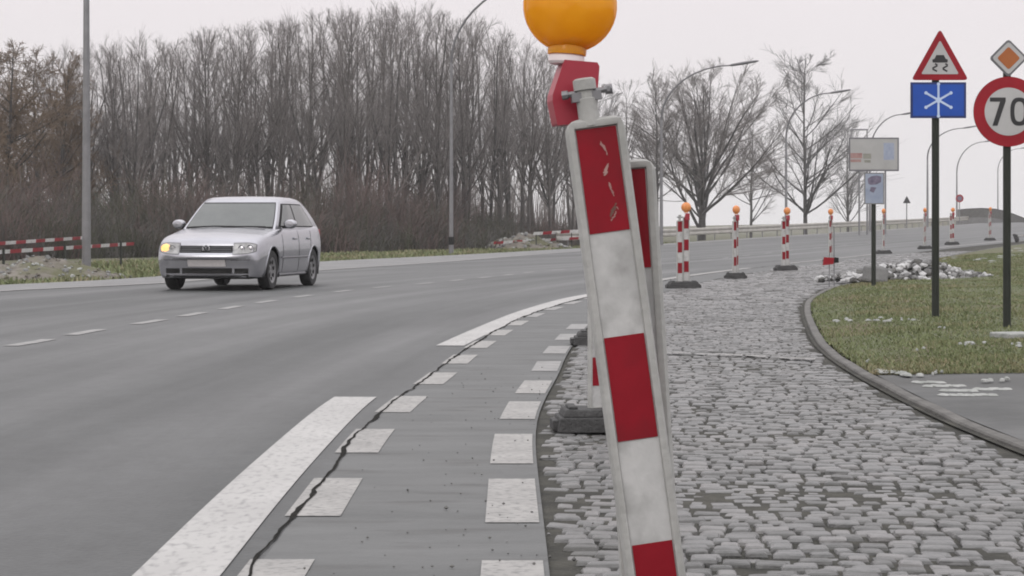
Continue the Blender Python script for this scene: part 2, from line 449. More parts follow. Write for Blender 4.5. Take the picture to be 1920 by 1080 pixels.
def normals(A):
    D = np.gradient(A, axis=0); D /= np.linalg.norm(D, axis=1)[:, None]
    return np.stack([-D[:, 1], D[:, 0]], 1)          # points to the left of the way along the curve

def wp(lst):
    return [tuple(W(x, y))[:2] for x, y in lst]

# joint between asphalt and concrete strip, from behind the camera to the bridge
J = resample([(-0.72, -8), (-0.72, 0)] + wp([(470, 1080), (562, 957), (642, 850), (672, 814), (706, 780), (735, 757), (770, 731), (812, 702), (850, 672), (882, 650), (940, 615), (1000, 587), (1088, 561)])
             + [(1.95, 33.0), (3.15, 38.5), (5.0, 45), (7.6, 52.5), (10.9, 60.5), (14.2, 68), (17.9, 76), (25, 92), (36, 117), (52, 155), (72, 205), (100, 275)], 0.5)
JN = normals(J)
# far verge of the road
V_ = resample([(-9.6, -8), (-9.5, 20)] + wp([(-60, 538), (30, 533), (180, 526), (300, 518), (450, 504), (610, 490), (840, 479)])
              + [(3.0, 99), (8.2, 115), (15.5, 134), (24.6, 156), (37.4, 188), (52.5, 229), (69, 290), (90, 360)], 1.0)
VN = normals(V_)

def Jat(yv):
    """Index on the joint curve at depth yv."""
    return int(np.argmin(np.abs(J[:, 1] - yv)))

def zs(XY, dz=0.0):
    return np.array([[x, y, g(x, y) + dz] for x, y in XY])

def ribbon(name, A, B, mt, dz, parent=None, cols=1, uvs=False):
    """A sheet between two curves of equal length, lying dz above the land."""
    n = len(A); rows = []; uv = []
    s = np.concatenate([[0], np.cumsum(np.linalg.norm(np.diff(A, axis=0), axis=1))])
    for c in range(cols + 1):
        t = c / cols
        XY = A * (1 - t) + B * t
        rows.append(zs(XY, dz)); uv.append(np.stack([s, np.linalg.norm(XY - A, axis=1)], 1))
    V = np.stack(rows, 1).reshape(-1, 3); UV = np.stack(uv, 1).reshape(-1, 2)
    f = []
    m = cols + 1
    for i in range(n - 1):
        for c in range(cols):
            a = i * m + c
            f.append((a, a + 1, a + m + 1, a + m))
    F_ = np.array(f)
    # make the faces look up
    p = V[F_[0]]
    if np.cross(p[1] - p[0], p[2] - p[0])[2] < 0: F_ = F_[:, ::-1]
    return np_mesh(name, V, F_, [mt], parent=parent, uv=UV if uvs else None)

# ---- the land itself: one sheet to the horizon
def axis(vals):
    out = []
    for a, b, st in vals:
        out += list(np.arange(a, b, st))
    return np.array(out + [vals[-1][1]])
gx = axis([(-1500, -200, 130), (-200, -40, 16), (-40, 40, 2), (40, 120, 5), (120, 400, 28), (400, 1500, 110)])
gy = axis([(-30, 0, 5), (0, 140, 2), (140, 340, 8), (340, 800, 46), (800, 3500, 300)])
GV = []
Vx = V_[:, 0]; Vy = V_[:, 1]
def land(x, y):
    z = g(x, y)
    if z > 0:
        # left of the road the embankment falls away to the low fields
        vx = np.interp(y, Vy, Vx)
        z *= 1 - 0.9 * sstep(1.5, 16, vx - x)
        jx = np.interp(y, J[:, 1], J[:, 0])
        z *= 1 - 0.7 * sstep(35, 120, x - jx)
    return z - 0.07
for y in gy:
    for x in gx:
        GV.append((x, y, land(x, y)))
nx_ = len(gx)
GF = [(j * nx_ + i, j * nx_ + i + 1, (j + 1) * nx_ + i + 1, (j + 1) * nx_ + i) for j in range(len(gy) - 1) for i in range(nx_ - 1)]
struct(np_mesh('ground', GV, GF, [M['ground']], smooth=True))

# ---- asphalt between joint and far verge
nJ = 420
def even(A, n):
    s = np.concatenate([[0], np.cumsum(np.linalg.norm(np.diff(A, axis=0), axis=1))])
    u = np.linspace(0, s[-1], n)
    return np.stack([np.interp(u, s, A[:, 0]), np.interp(u, s, A[:, 1])], 1)
# pair the two curves by depth so that the ruled lines stay short
Jr = even(J, nJ)
def v_pair(p):
    i = int(np.argmin((V_[:, 0] - p[0] + 0.0) ** 2 * 0.0 + (V_[:, 1] - (p[1] + 0.30 * max(0, p[1] - 25))) ** 2))
    return V_[i]
yy = np.clip(Jr[:, 1] + 0.30 * np.maximum(0, Jr[:, 1] - 25), V_[0, 1], V_[-1, 1])
Vr = np.stack([np.interp(yy, V_[:, 1], V_[:, 0]), yy], 1)
struct(ribbon('road', Jr, Vr, M['asphalt'], 0.0, cols=14, uvs=True))

# ---- paved shoulder beyond the far edge line
L2 = resample([(-8.6, -8), (-8.5, 20)] + wp([(-60, 549), (120, 540), (300, 531), (450, 518), (620, 505), (760, 496), (870, 488), (1060, 473)])
              + [(8.6, 109), (15.8, 128.5), (24.8, 151), (37, 183), (52, 225), (68, 287), (89, 357)], 1.0)
n2 = 260
Va = even(V_, n2)
La = even(L2, n2)
struct(ribbon('shoulder_path', La, Va, M['shoulder'], 0.004, cols=2))
def inner_offset(A, N, t): return A + N * t
La_n = normals(La)
struct(ribbon('road_edge_line', La - La_n * 0.16, La - La_n * 0.01, M['paint_worn'], 0.008))

# ---- concrete strip, joint crack and the painted marks
i0, i1 = 0, Jat(150)
STRIP = 0.82
Jn = J[i0:i1]; Nn = JN[i0:i1]
struct(ribbon('concrete_strip_path', Jn, Jn - Nn * STRIP, M['concrete'], 0.0, cols=2))
rng = np.random.default_rng(3)
# the jagged dark crack along the joint
fine = even(J[:Jat(60)], 1000); fn = normals(fine)
jag = np.convolve(rng.normal(0, 1, 1000), np.ones(3) / 3, 'same') * 0.008 + np.convolve(rng.normal(0, 1, 1000), np.ones(11) / 11, 'same') * 0.022
wid = 0.0035 + 0.008 * np.abs(np.convolve(rng.normal(0, 1, 1000), np.ones(5) / 5, 'same'))
wid = wid * (1 + np.clip((fine[:, 1] - 12) / 16, 0, 1.6))
struct(ribbon('road_joint_line', fine + fn * (jag + wid)[:, None], fine + fn * (jag - wid)[:, None], M['joint'], 0.0055))

def along(A, N, y0, y1, ta, tb, n=14):
    """Points of a strip beside curve A between depths y0..y1, offsets ta..tb to the left."""
    ys = np.linspace(y0, y1, n)
    P = np.stack([np.interp(ys, A[:, 1], A[:, 0]), ys], 1)
    Q = np.stack([np.interp(ys, A[:, 1], N[:, 0]), np.interp(ys, A[:, 1], N[:, 1])], 1)
    return P + Q * ta, P + Q * tb

def marks(name, specs, mt, dz=0.0045, ragged=0.0):
    V, Fq = [], []
    for A_, B_ in specs:
        o = len(V); n = len(A_)
        for i in range(n):
            ja, jb = (rng.normal(0, ragged, 2), rng.normal(0, ragged, 2)) if ragged else ((0, 0), (0, 0))
            a = A_[i] + ja; b = B_[i] + jb
            V.append((a[0], a[1], g(*a) + dz)); V.append((b[0], b[1], g(*b) + dz))
        for i in range(n - 1):
            Fq.append((o + 2 * i, o + 2 * i + 1, o + 2 * i + 3, o + 2 * i + 2))
    Fq = np.array(Fq); V = np.array(V)
    p = V[Fq[0]]
    if np.cross(p[1] - p[0], p[2] - p[0])[2] < 0: Fq = Fq[:, ::-1]
    return struct(np_mesh(name, V, Fq, [mt]))

EL = resample([(-0.905, -8), (-0.905, 3), (-0.91, 5.3), (-0.925, 6.8), (-0.925, 8.6), (-0.89, 11.3)] + wp([(755, 695), (845, 648), (925, 611), (1000, 581), (1088, 556.5)]) + [(2.0, 32.5), (2.9, 36.5)], 0.5)
EN = normals(EL)
marks('road_marking_lane_edge', [along(EL, EN, -3, 11.45, -0.115, 0.125, 40), along(EL, EN, 16.5, 30, -0.115, 0.115, 40)], M['paint'], 0.0042, 0.0)
marks('road_marking_far_edge', [along(J, JN, 34.5, 47, 0.03, 0.25, 40), along(J, JN, 51, 63, 0.05, 0.25, 40), along(J, JN, 67, 80, 0.05, 0.25, 40)], M['paint_worn'], 0.0045)
sq = []
for k in range(16):
    y0 = 4.8 + 1.9 * k
    sq.append(along(J, JN, y0, y0 + 1.02, 0.035, -0.150, 8))
marks('road_marking_joint_squares', sq[:9], M['paint_worn'], 0.003, 0.0)
marks('road_marking_joint_squares_far', sq[9:], M['paint_faint'], 0.003, 0.0)
sq = []
for k, (y0, ln) in enumerate([(2.7, 1.1), (4.7, 1.1), (6.55, 1.15), (8.2, 1.2), (10.15, 1.05), (11.75, 1.0), (13.6, 1.0), (15.5, 1.0), (17.4, 1.0), (19.3, 1.0)]):
    sq.append(along(J, JN, y0, y0 + ln, -0.63, -0.805, 8))
marks('road_marking_strip_squares', sq[:6], M['paint_worn'], 0.003, 0.0)
marks('road_marking_strip_squares_far', sq[6:], M['paint_faint'], 0.003, 0.0)
# centre line dashes
CL = resample(wp([(-420, 706), (-180, 678), (65, 642), (160, 623), (280, 604), (360, 590), (432, 577), (498, 566), (610, 550), (709, 539), (804, 531), (931, 518), (1048, 506)])
              + [(5.0, 56.5), (7.6, 66), (11.5, 78), (18, 95), (27, 118)], 0.4)
CN = normals(CL)
dash = []
for y in [13.2, 15.0, 16.9, 18.6, 20.7, 22.5, 24.5, 26.5, 28.6, 31.0, 33.2, 35.4, 37.6, 39.9, 42.2, 44.6, 47.2, 49.8, 52.6, 55.5, 58.5, 62, 66, 70, 74, 79, 84, 89]:
    dash.append(along(CL, CN, y - 0.42, y + 0.5 + y * 0.004, 0.07, -0.07, 5))
marks('road_marking_centre_line', dash, M['paint_faint'], 0.0045)

# ---- kerb curve round the grass
K = resample([(2.3, -4), (2.27, 3), (2.25, 7.2)] + wp([(1920, 838), (1860, 814), (1800, 790), (1740, 762), (1680, 732), (1640, 711), (1600, 688), (1560, 660), (1538, 636), (1523, 606), (1516, 582), (1521, 564), (1543, 549)])
             + [(5.2, 32.0), (6.5, 35.8), (8.2, 42), (10.4, 50), (13.4, 59), (17.2, 69), (21.5, 79), (28.5, 95), (40, 121), (58, 160)], 0.25)
KN = normals(K)
def kerb_x(y): return np.interp(y, K[:, 1], K[:, 0])

# swept kerb: low concrete edging with a dark gutter line on the cobble side
iK = int(np.argmin(np.abs(K[:, 1] - 100)))
kp = [(0.052, -0.10), (0.050, 0.008), (0.042, 0.017), (-0.012, 0.020), (-0.022, 0.012), (-0.025, -0.10)]
V, Fq = [], []
Ks = K[:iK]; Kn = KN[:iK]
for i in range(len(Ks)):
    hz = 0.003 * math.sin(i * 0.9) + 0.003 * math.sin(i * 0.23)
    for t, dz in kp:
        p = Ks[i] + Kn[i] * t
        V.append((p[0], p[1], g(*p) + dz + (hz if dz > 0 else 0)))
n = len(kp)
for i in range(len(Ks) - 1):
    for c in range(n - 1):
        a = i * n + c
        Fq.append((a, a + n, a + n + 1, a + 1))
struct(np_mesh('kerb', V, Fq, [M['kerb']]))
struct(ribbon('kerb_gutter_path', Ks + Kn * 0.085, Ks + Kn * 0.053, M['mortar'], 0.0))

# ---- bed under the setts
ys = np.linspace(-4, 98, 260)
Je = np.stack([np.interp(ys, J[:, 1], (J - JN * STRIP)[:, 0]), np.interp(ys, J[:, 1], (J - JN * STRIP)[:, 1])], 1)
Ke = np.stack([np.interp(Je[:, 1], K[:, 1], (K + KN * 0.06)[:, 0]), Je[:, 1]], 1)
struct(ribbon('cobbled_path_bed', Je, Ke, M['mortar'], -0.0105, cols=40))

# ---- setts: real stones in wavering courses
def make_setts():
    r = np.random.default_rng(11)
    V, Fq, mi = [], [], []
    row_y = 4.2
    Jx = lambda y: np.interp(y, J[:, 1], (J - JN * STRIP)[:, 0])
    th = RAD(-5)
    while row_y < 62:
        dep = r.uniform(0.074, 0.100) if row_y < 26 else r.uniform(0.13, 0.17)
        x = -0.1
        xr = kerb_x(row_y) + 1.2
        x = Jx(row_y) - 0.4 + r.uniform(0, 0.1)
        while x < xr:
            w = r.uniform(0.065, 0.120) if row_y < 26 else r.uniform(0.13, 0.20)
            cx = x + w / 2
            cy = row_y + 0.05 * math.sin(cx * 1.3 + row_y * 0.21) + 0.025 * math.sin(cx * 4.1 + row_y) - (cx - 1.0) * math.tan(RAD(6))
            x += w
            if not (Jx(cy) + 0.06 < cx < kerb_x(cy) - 0.13): continue
            if cy < 4.0: continue
            gap = r.uniform(0.004, 0.014)
            hw, hd = (w - gap) / 2, (dep - gap) / 2
            top = g(cx, cy) + r.normal(0.0, 0.0032) + 0.012 * mnoise.noise((cx * 0.9, cy * 0.9, 0))
            if r.random() < 0.05: top -= 0.012
            tx, ty = r.normal(0, 0.022), r.normal(0, 0.022)
            an = r.normal(0, 0.06) - 0.09
            ca, sa = math.cos(an), math.sin(an)
            o = len(V)
            bevel = r.uniform(0.006, 0.012)
            for (ins, dz) in ((0, -0.05), (0.0, -0.012), (bevel * 0.5, -0.0035), (bevel * 1.5, 0.0)):
                for sx, sy in ((-1, -1), (1, -1), (1, 1), (-1, 1)):
                    cj = 1 - 0.10 * r.random() ** 2; lx = sx * (hw - ins) * cj; ly = sy * (hd - ins) * (1 - 0.10 * r.random() ** 2)
                    V.append((cx + lx * ca - ly * sa, cy + lx * sa + ly * ca, top + dz + lx * tx + ly * ty))
            V.append((cx, cy, top + 0.0015))
            k = int(r.choice(3, p=[0.55, 0.27, 0.18]))
            for L in range(3):
                for c in range(4):
                    a = o + L * 4 + c; b = o + L * 4 + (c + 1) % 4
                    Fq.append((a, b, b + 4, a + 4)); mi.append(k)
            for c in range(4):
                a = o + 12 + c; b = o + 12 + (c + 1) % 4
                Fq.append((a, b, o + 16, o + 16)); mi.append(k)
        row_y += dep
    F2 = []
    me = bpy.data.meshes.new('cobblestones')
    me.from_pydata(V, [], [tuple(dict.fromkeys(f)) for f in Fq])
    for m_ in M['sett']: me.materials.append(m_)
    me.polygons.foreach_set('material_index', mi)
    me.update()
    o = bpy.data.objects.new('cobblestones', me); C.objects.link(o)
    return struct(o, 'stuff')
tag(make_setts(), 'grey weathered cobblestones laid in wavering rows beside the road', 'cobblestones')

# faint pale seam across the setts
seam = []
for a, b in [((1238, 664), (1300, 667)), ((1306, 668), (1390, 670)), ((1400, 671), (1436, 673)), ((1460, 675), (1530, 678))]:
    p, q = W(*a), W(*b)
    A_ = np.array([[p.x + (q.x - p.x) * t, p.y + (q.y - p.y) * t + 0.03] for t in np.linspace(0, 1, 8)])
    seam.append((A_ + np.array([0, 0.05]), A_ - np.array([0, 0.05])))
marks('road_marking_cobble_seam', seam, M['paint_worn'], 0.018, 0.015)

# ---- small path at the right, and turf of the island
pb = [(2.2, y) for y in (-4, 7.2)]
ys = np.linspace(-4, 13.6, 60)
Kl = np.stack([kerb_x(ys) + 0.05, ys], 1)
Kr = np.stack([np.full_like(ys, 12.0), ys - 1.2 * 0], 1)
struct(ribbon('side_path', Kl, Kr, M['path'], 0.006, cols=6))

ys = np.concatenate([np.linspace(13.0, 34, 140), np.linspace(34.5, 110, 120)])
def turf_z(x, y):
    e = sstep(0.0, 0.8, x - kerb_x(y)) * sstep(12.9, 13.6, y)
    z = g(x, y) + 0.012 + 0.05 * e + 0.03 * e * mnoise.noise((x * 0.7, y * 0.7, 3.1))
    z += 0.32 * sstep(2.0, 9.0, x - kerb_x(y)) * sstep(36, 60, y)     # low bank
    return z
cols = 26
V, Fq = [], []
for y in ys:
    for c in range(cols + 1):
        t = (c / cols) ** 1.8
        y2 = y + (0.12 * mnoise.noise((c * 0.9, 0, 0)) - 0.10 * t if y < 13.3 else 0)
        x = kerb_x(y) + 0.05 + t * 45
        V.append((x, y2, turf_z(x, y2) if y > 13.01 else g(x, y2) - 0.02))
m = cols + 1
for i in range(len(ys) - 1):
    for c in range(cols):
        a = i * m + c
        Fq.append((a, a + 1, a + m + 1, a + m))
struct(np_mesh('lawn_ground', V, Fq, [M['turf']], smooth=True))

def blades(name, region_fn, n, zf, hmin, hmax, seed, label, wmul=1.0):
    r = np.random.default_rng(seed)
    pts = region_fn(r, n)
    x, y = pts[:, 0], pts[:, 1]
    z = np.array([zf(a, b) for a, b in pts]) - 0.004
    pn = np.array([mnoise.noise((a * 0.8, b * 0.5, 7.0)) + 0.5 * mnoise.noise((a * 2.7, b * 2.0, 1.0)) for a, b in pts])
    h = r.uniform(hmin, hmax, len(x)) * (1 + 0.5 * pn)
    a = r.uniform(0, math.pi, len(x)); w = r.uniform(0.004, 0.008, len(x)) * wmul * (0.6 + y / 30)
    lean = r.normal(0, 0.5, (len(x), 2)) * h[:, None]
    dx, dy = np.cos(a) * w, np.sin(a) * w
    V = np.empty((len(x), 3, 3))
    V[:, 0] = np.stack([x - dx, y - dy, z], 1); V[:, 1] = np.stack([x + dx, y + dy, z], 1)
    V[:, 2] = np.stack([x + lean[:, 0], y + lean[:, 1], z + h], 1)
    Fq = np.arange(len(x) * 3).reshape(-1, 3)
    q = pn + r.normal(0, 0.3, len(x)) + 0.45 * np.exp(-np.maximum(0, y - 13.0) / 1.6)
    mi = np.where(q > 0.65, 2, np.where(q > 0.24, 1, 0))
    o = np_mesh(name, V.reshape(-1, 3), Fq, M['blades'], mi)
    return tag(o, label, 'grass', kind='stuff')

def island(r, n):
    out = []
    while len(out) < n:
        y = 13.0 + 40 * r.random() ** 1.7; x = kerb_x(y) + 0.03 + r.random() * (0.2526 * y + 3.4 - kerb_x(y))
        out.append((x, y))
    return np.array(out)
blades('grass', island, 170000, turf_z, 0.012, 0.034, 5, 'short olive winter grass on the island behind the sign posts')

def verge(r, n):
    i = r.integers(20, len(V_) - 1, n)
    i = (20 + (r.random(n) ** 1.2) * 110).astype(int)
    t = r.random(n) ** 1.4 * 7.0 - 0.15
    p = V_[i] + VN[i] * t[:, None] + r.normal(0, 0.4, (n, 2))
    d = p[:, 0] - np.interp(p[:, 1], V_[:, 1], V_[:, 0])
    return p[d < 0.05]
blades('verge_grass', verge, 45000, lambda x, y: land(x, y), 0.05, 0.15, 6, 'rough green verge grass between the road and the bare wood', 3.0)

# ---- snow scraps on the grass and path
def snow_scraps():
    r = random.Random(4); mb = MB()
    spots = [(1600, 600, 1.0), (1720, 662, .7), (1640, 690, 1.2), (1665, 691, 1.3), (1690, 693, 1.5), (1712, 695, 1.4), (1815, 650, 1.0), (1835, 652, .8), (1850, 703, 1.4), (1885, 703, 1.2),
             (1700, 606, .5), (1660, 605, .8), (1640, 604, .6), (1780, 487, .8), (1800, 485, 1.0), (1830, 487, .9), (1850, 491, .7), (1880, 484, 1.1), (1900, 470, 1), (1905, 478, 1),
             (1800, 655, .5), (1770, 622, .5), (1580, 598, .7), (1910, 655, .7), (1760, 690, .4), (1620, 670, .5)]
    for px, py, s in spots:
        for k in range(r.randint(2, 4)):
            p = W(px + r.uniform(-14, 14), py + r.uniform(-3, 3), 0.05)
            z = turf_z(p.x, p.y); sc = s * p.y / 20
            a0 = r.uniform(0, 6.3); n = 9
            rx, ry = r.uniform(.02, .06) * sc, r.uniform(.03, .08) * sc
            vs = []
            for ring, (q, hz) in enumerate(((1.0, -0.006), (0.75, 0.006), (0.35, 0.010))):
                for i in range(n):
                    a = a0 + 2 * math.pi * i / n
                    j = r.uniform(.75, 1.2)
                    vs.append((p.x + math.cos(a) * rx * q * j, p.y + math.sin(a) * ry * q * j, z + 0.012 + hz * r.uniform(.7, 1.2)))
            fs = [(q * n + i, q * n + (i + 1) % n, (q + 1) * n + (i + 1) % n, (q + 1) * n + i) for q in range(2) for i in range(n)] + [tuple(2 * n + i for i in range(n))]
            mb.add(vs, fs, M['snow'])
    # thin drifts on the small path
    for (px, py, ln) in [(1815, 744, 100), (1800, 736, 60), (1770, 727, 70), (1740, 720, 50), (1860, 733, 60)]:
        for k in range(7):
            x = px + (k - 3) * ln / 7 + r.uniform(-3, 3)
            p = W(x, py + r.uniform(-.6, .6)); n = 8
            z = g(p.x, p.y) + 0.009
            vs = []
            for (q, hz) in ((1.0, 0.0), (0.6, 0.008)):
                for i in range(n):
                    a = 2 * math.pi * i / n
                    vs.append((p.x + math.cos(a) * 0.035 * q * r.uniform(.7, 1.2), p.y + math.sin(a) * 0.06 * q * r.uniform(.7, 1.2), z + hz))
            mb.add(vs, [(i, (i + 1) % n, n + (i + 1) % n, n + i) for i in range(n)] + [tuple(n + i for i in range(n))], M['snow'])
    o = mb.build('snow', smooth=True)
    tag(o, 'thin scraps of old snow on the grass island and side path', 'snow', kind='stuff')
snow_scraps()

# loose grit on the concrete strip
def grit():
    r = random.Random(8); mb = MB()
    for k in range(170):
        y = 5.0 + 9 * r.random() ** 1.6
        jx = np.interp(y, J[:, 1], J[:, 0])
        t = 0.1 + 0.7 * r.random() ** 0.7 if r.random() < 0.85 else 0.8 + r.random() * 0.2
        x = jx + t; s = r.uniform(0.002, 0.006) * (1.7 if r.random() < 0.12 else 1)
        vs = [(x + s * r.uniform(.6, 1.3) * a, y + s * r.uniform(.6, 1.3) * b, 0.003 + s * (c * .7 + .6)) for a, b, c in ((1, 0, 0), (-1, 0, 0), (0, 1, 0), (0, -1, 0), (0, 0, 1), (0, 0, -1))]
        mb.add(vs, [(0, 2, 4), (2, 1, 4), (1, 3, 4), (3, 0, 4), (2, 0, 5), (1, 2, 5), (3, 1, 5), (0, 3, 5)], M['rubble_dark'] if r.random() < .75 else M['rubble'])
    tag(mb.build('gravel'), 'dark loose grit scattered on the concrete strip', 'grit', kind='stuff')
grit()

# ------------------------------------------------------------------ heaps
def chunk(mb, c, s, r, mt):
    """One angular stone."""
    bm = bmesh.new(); bmesh.ops.create_icosphere(bm, subdivisions=1, radius=1.0)
    vs = [Vector((v.co.x * s * r.uniform(.6, 1.25), v.co.y * s * r.uniform(.6, 1.25), v.co.z * s * r.uniform(.45, .95))) for v in bm.verts]
    R = Matrix.Rotation(r.uniform(0, 6.3), 3, 'Z') @ Matrix.Rotation(r.uniform(-.6, .6), 3, 'X')
    fs = [tuple(v.index for v in f.verts) for f in bm.faces]
    bm.free()
    mb.add([R @ v + Vector(c) for v in vs], fs, mt)

def heap(name, c, rx, ry, h, seed, mats, nst, label, cat, size, rot=0.0, soil=None, power=1.3):
    r = random.Random(seed); mb = MB()
    if soil:
        n, q = 40, 14; vs = []
        for j in range(q + 1):
            for i in range(n):
                a = 2 * math.pi * i / n; t = j / q
                x, y = rx * t * math.cos(a), ry * t * math.sin(a)
                z = h * (max(0, 1 - t ** 1.6)) * (0.8 + 0.45 * mnoise.noise((x * 1.6 + seed, y * 1.6, 0))) + 0.08 * h * mnoise.noise((x * 7, y * 7, seed))
                vs.append((x, y, z - 0.03))
        fs = [(j * n + i, j * n + (i + 1) % n, (j + 1) * n + (i + 1) % n, (j + 1) * n + i) for j in range(q) for i in range(n)]
        mb.add(vs, fs, soil)
    for k in range(nst):
        a = r.uniform(0, 6.3); t = r.random() ** 0.6
        x, y = rx * t * math.cos(a), ry * t * math.sin(a)
        hh = h * max(0, 1 - t ** power) * (0.8 + 0.45 * mnoise.noise((x * 1.6 + seed, y * 1.6, 0)))
        z = hh * (1.0 if soil else r.random() ** 0.4)
        chunk(mb, (x, y, z), r.uniform(*size), r, r.choices([m_ for m_, _ in mats], [w_ for _, w_ in mats])[0])
    o = mb.build(name)
    o.location = c; o.rotation_euler = (0, 0, rot)
    return tag(o, label, cat)

p = Vector((6.35, 34.0, 0)); 
heap('rubble_heap', (6.6, 33.6, turf_z(6.6, 33.6) - 0.02), 1.55, 0.8, 0.36, 3, [(M['rubble_snow'], 3.4), (M['rubble'], 4), (M['rubble_dark'], 2.2)], 620, 'low heap of broken stone and dirty snow behind the small information sign', 'rubble heap', (0.025, 0.09), rot=0.12)
heap('soil_heap', (-9.75, 40.6, -0.06), 2.3, 1.5, 0.50, 5, [(M['snow'], 3), (M['rubble'], 4), (M['soil'], 3)], 260, 'grey brown soil heap with stones at the foot of the tall grey lamp post', 'soil heap', (0.02, 0.07), soil=M['soil'])
heap('verge_soil_heap', (0.6, 101.5, 0.02), 2.3, 1.5, 0.75, 9, [(M['snow'], 2), (M['rubble'], 3), (M['soil'], 3)], 160, 'brown spoil heap with pale rubble on the far verge below a striped barrier', 'soil heap', (0.05, 0.16), soil=M['soil'])

# the concrete slab that lies in the rubble
mb = MB(); 
mb.box((0, 0, 0), (0.40, 0.12, 0.28), M['rubble'], Matrix.Rotation(RAD(-14), 3, 'X') @ Matrix.Rotation(RAD(8), 3, 'Y'))
sl = mb.build('stone_slab', bevel=0.055); sl.location = (5.72, 31.9, turf_z(5.72, 31.9) + 0.13)
tag(sl, 'rounded grey stone slab propped against the rubble heap', 'slab')
mb = MB(); mb.box((0, 0, 0), (0.30, 0.34, 0.05), M['snow'])
sl = mb.build('paving_slab', bevel=0.012); q = W(1898, 634, 0.05); sl.location = (q.x + 0.03, q.y, turf_z(q.x, q.y) + 0.022); sl.rotation_euler = (0, 0, 0.25)
tag(sl, 'pale flat slab lying in the grass at the foot of the speed limit sign', 'slab')

# ------------------------------------------------------------------ trees
def tube_batch(P, R, n):
    """Arrays of tapered tubes: P (N,M,3), R (N,M) -> vertices and quads."""
    N, Mp, _ = P.shape
    D = np.gradient(P, axis=1); D /= np.linalg.norm(D, axis=2)[..., None] + 1e-9
    ref = np.where(np.abs(D[..., 2:3]) < 0.85, np.array([0, 0, 1.0]), np.array([1.0, 0, 0]))
    U = np.cross(D, ref); U /= np.linalg.norm(U, axis=2)[..., None] + 1e-9
    Vv = np.cross(D, U)
    a = np.arange(n) * 2 * np.pi / n
    V = P[:, :, None, :] + R[:, :, None, None] * (np.cos(a)[None, None, :, None] * U[:, :, None, :] + np.sin(a)[None, None, :, None] * Vv[:, :, None, :])
    base = (np.arange(N) * Mp * n)[:, None, None] + (np.arange(Mp - 1) * n)[None, :, None]
    k = np.arange(n)[None, None, :]; k2 = (k + 1) % n
    Fq = np.stack([base + k, base + k2, base + k2 + n, base + k + n], -1).reshape(-1, 4)
    return V.reshape(-1, 3), Fq

def grow(P0, D0, L, Mp, trop, wander, r):
    N = len(P0); P = np.empty((N, Mp, 3)); P[:, 0] = P0
    d = D0 / (np.linalg.norm(D0, axis=1)[:, None] + 1e-9)
    for i in range(1, Mp):
        P[:, i] = P[:, i - 1] + d * (L / (Mp - 1))[:, None]
        d = d + r.normal(0, wander, (N, 3)); d[:, 2] += trop
        d /= np.linalg.norm(d, axis=1)[:, None] + 1e-9
    return P

def shoot(P, R, L, nper, t0, t1, ang, Lf, rf, Mp, trop, wander, r, angj=0.2):
    """Children of each polyline of P, spaced along it."""
    N, m_, _ = P.shape
    idx = np.repeat(np.arange(N), nper)
    t = r.uniform(t0, t1, len(idx)) * (m_ - 1)
    i = np.minimum(t.astype(int), m_ - 2); f = (t - i)[:, None]
    p0 = P[idx, i] * (1 - f) + P[idx, i + 1] * f
    d = P[idx, i + 1] - P[idx, i]; d /= np.linalg.norm(d, axis=1)[:, None] + 1e-9
    ref = r.normal(0, 1, (len(idx), 3)); u = np.cross(d, ref); u /= np.linalg.norm(u, axis=1)[:, None] + 1e-9
    a = np.clip(ang + r.normal(0, angj, len(idx)), 0.1, 1.5)[:, None]
    D = d * np.cos(a) + u * np.sin(a)
    tt = t / (m_ - 1)
    Lc = L[idx] * Lf(tt) * r.uniform(0.65, 1.2, len(idx))
    Rb = (R[idx, i] * (1 - f[:, 0]) + R[idx, i + 1] * f[:, 0]) * rf
    Pc = grow(p0, D, Lc, Mp, trop, wander, r)
    Rc = Rb[:, None] * np.linspace(1, 0.35, Mp)[None, :]
    return Pc, Rc, Lc

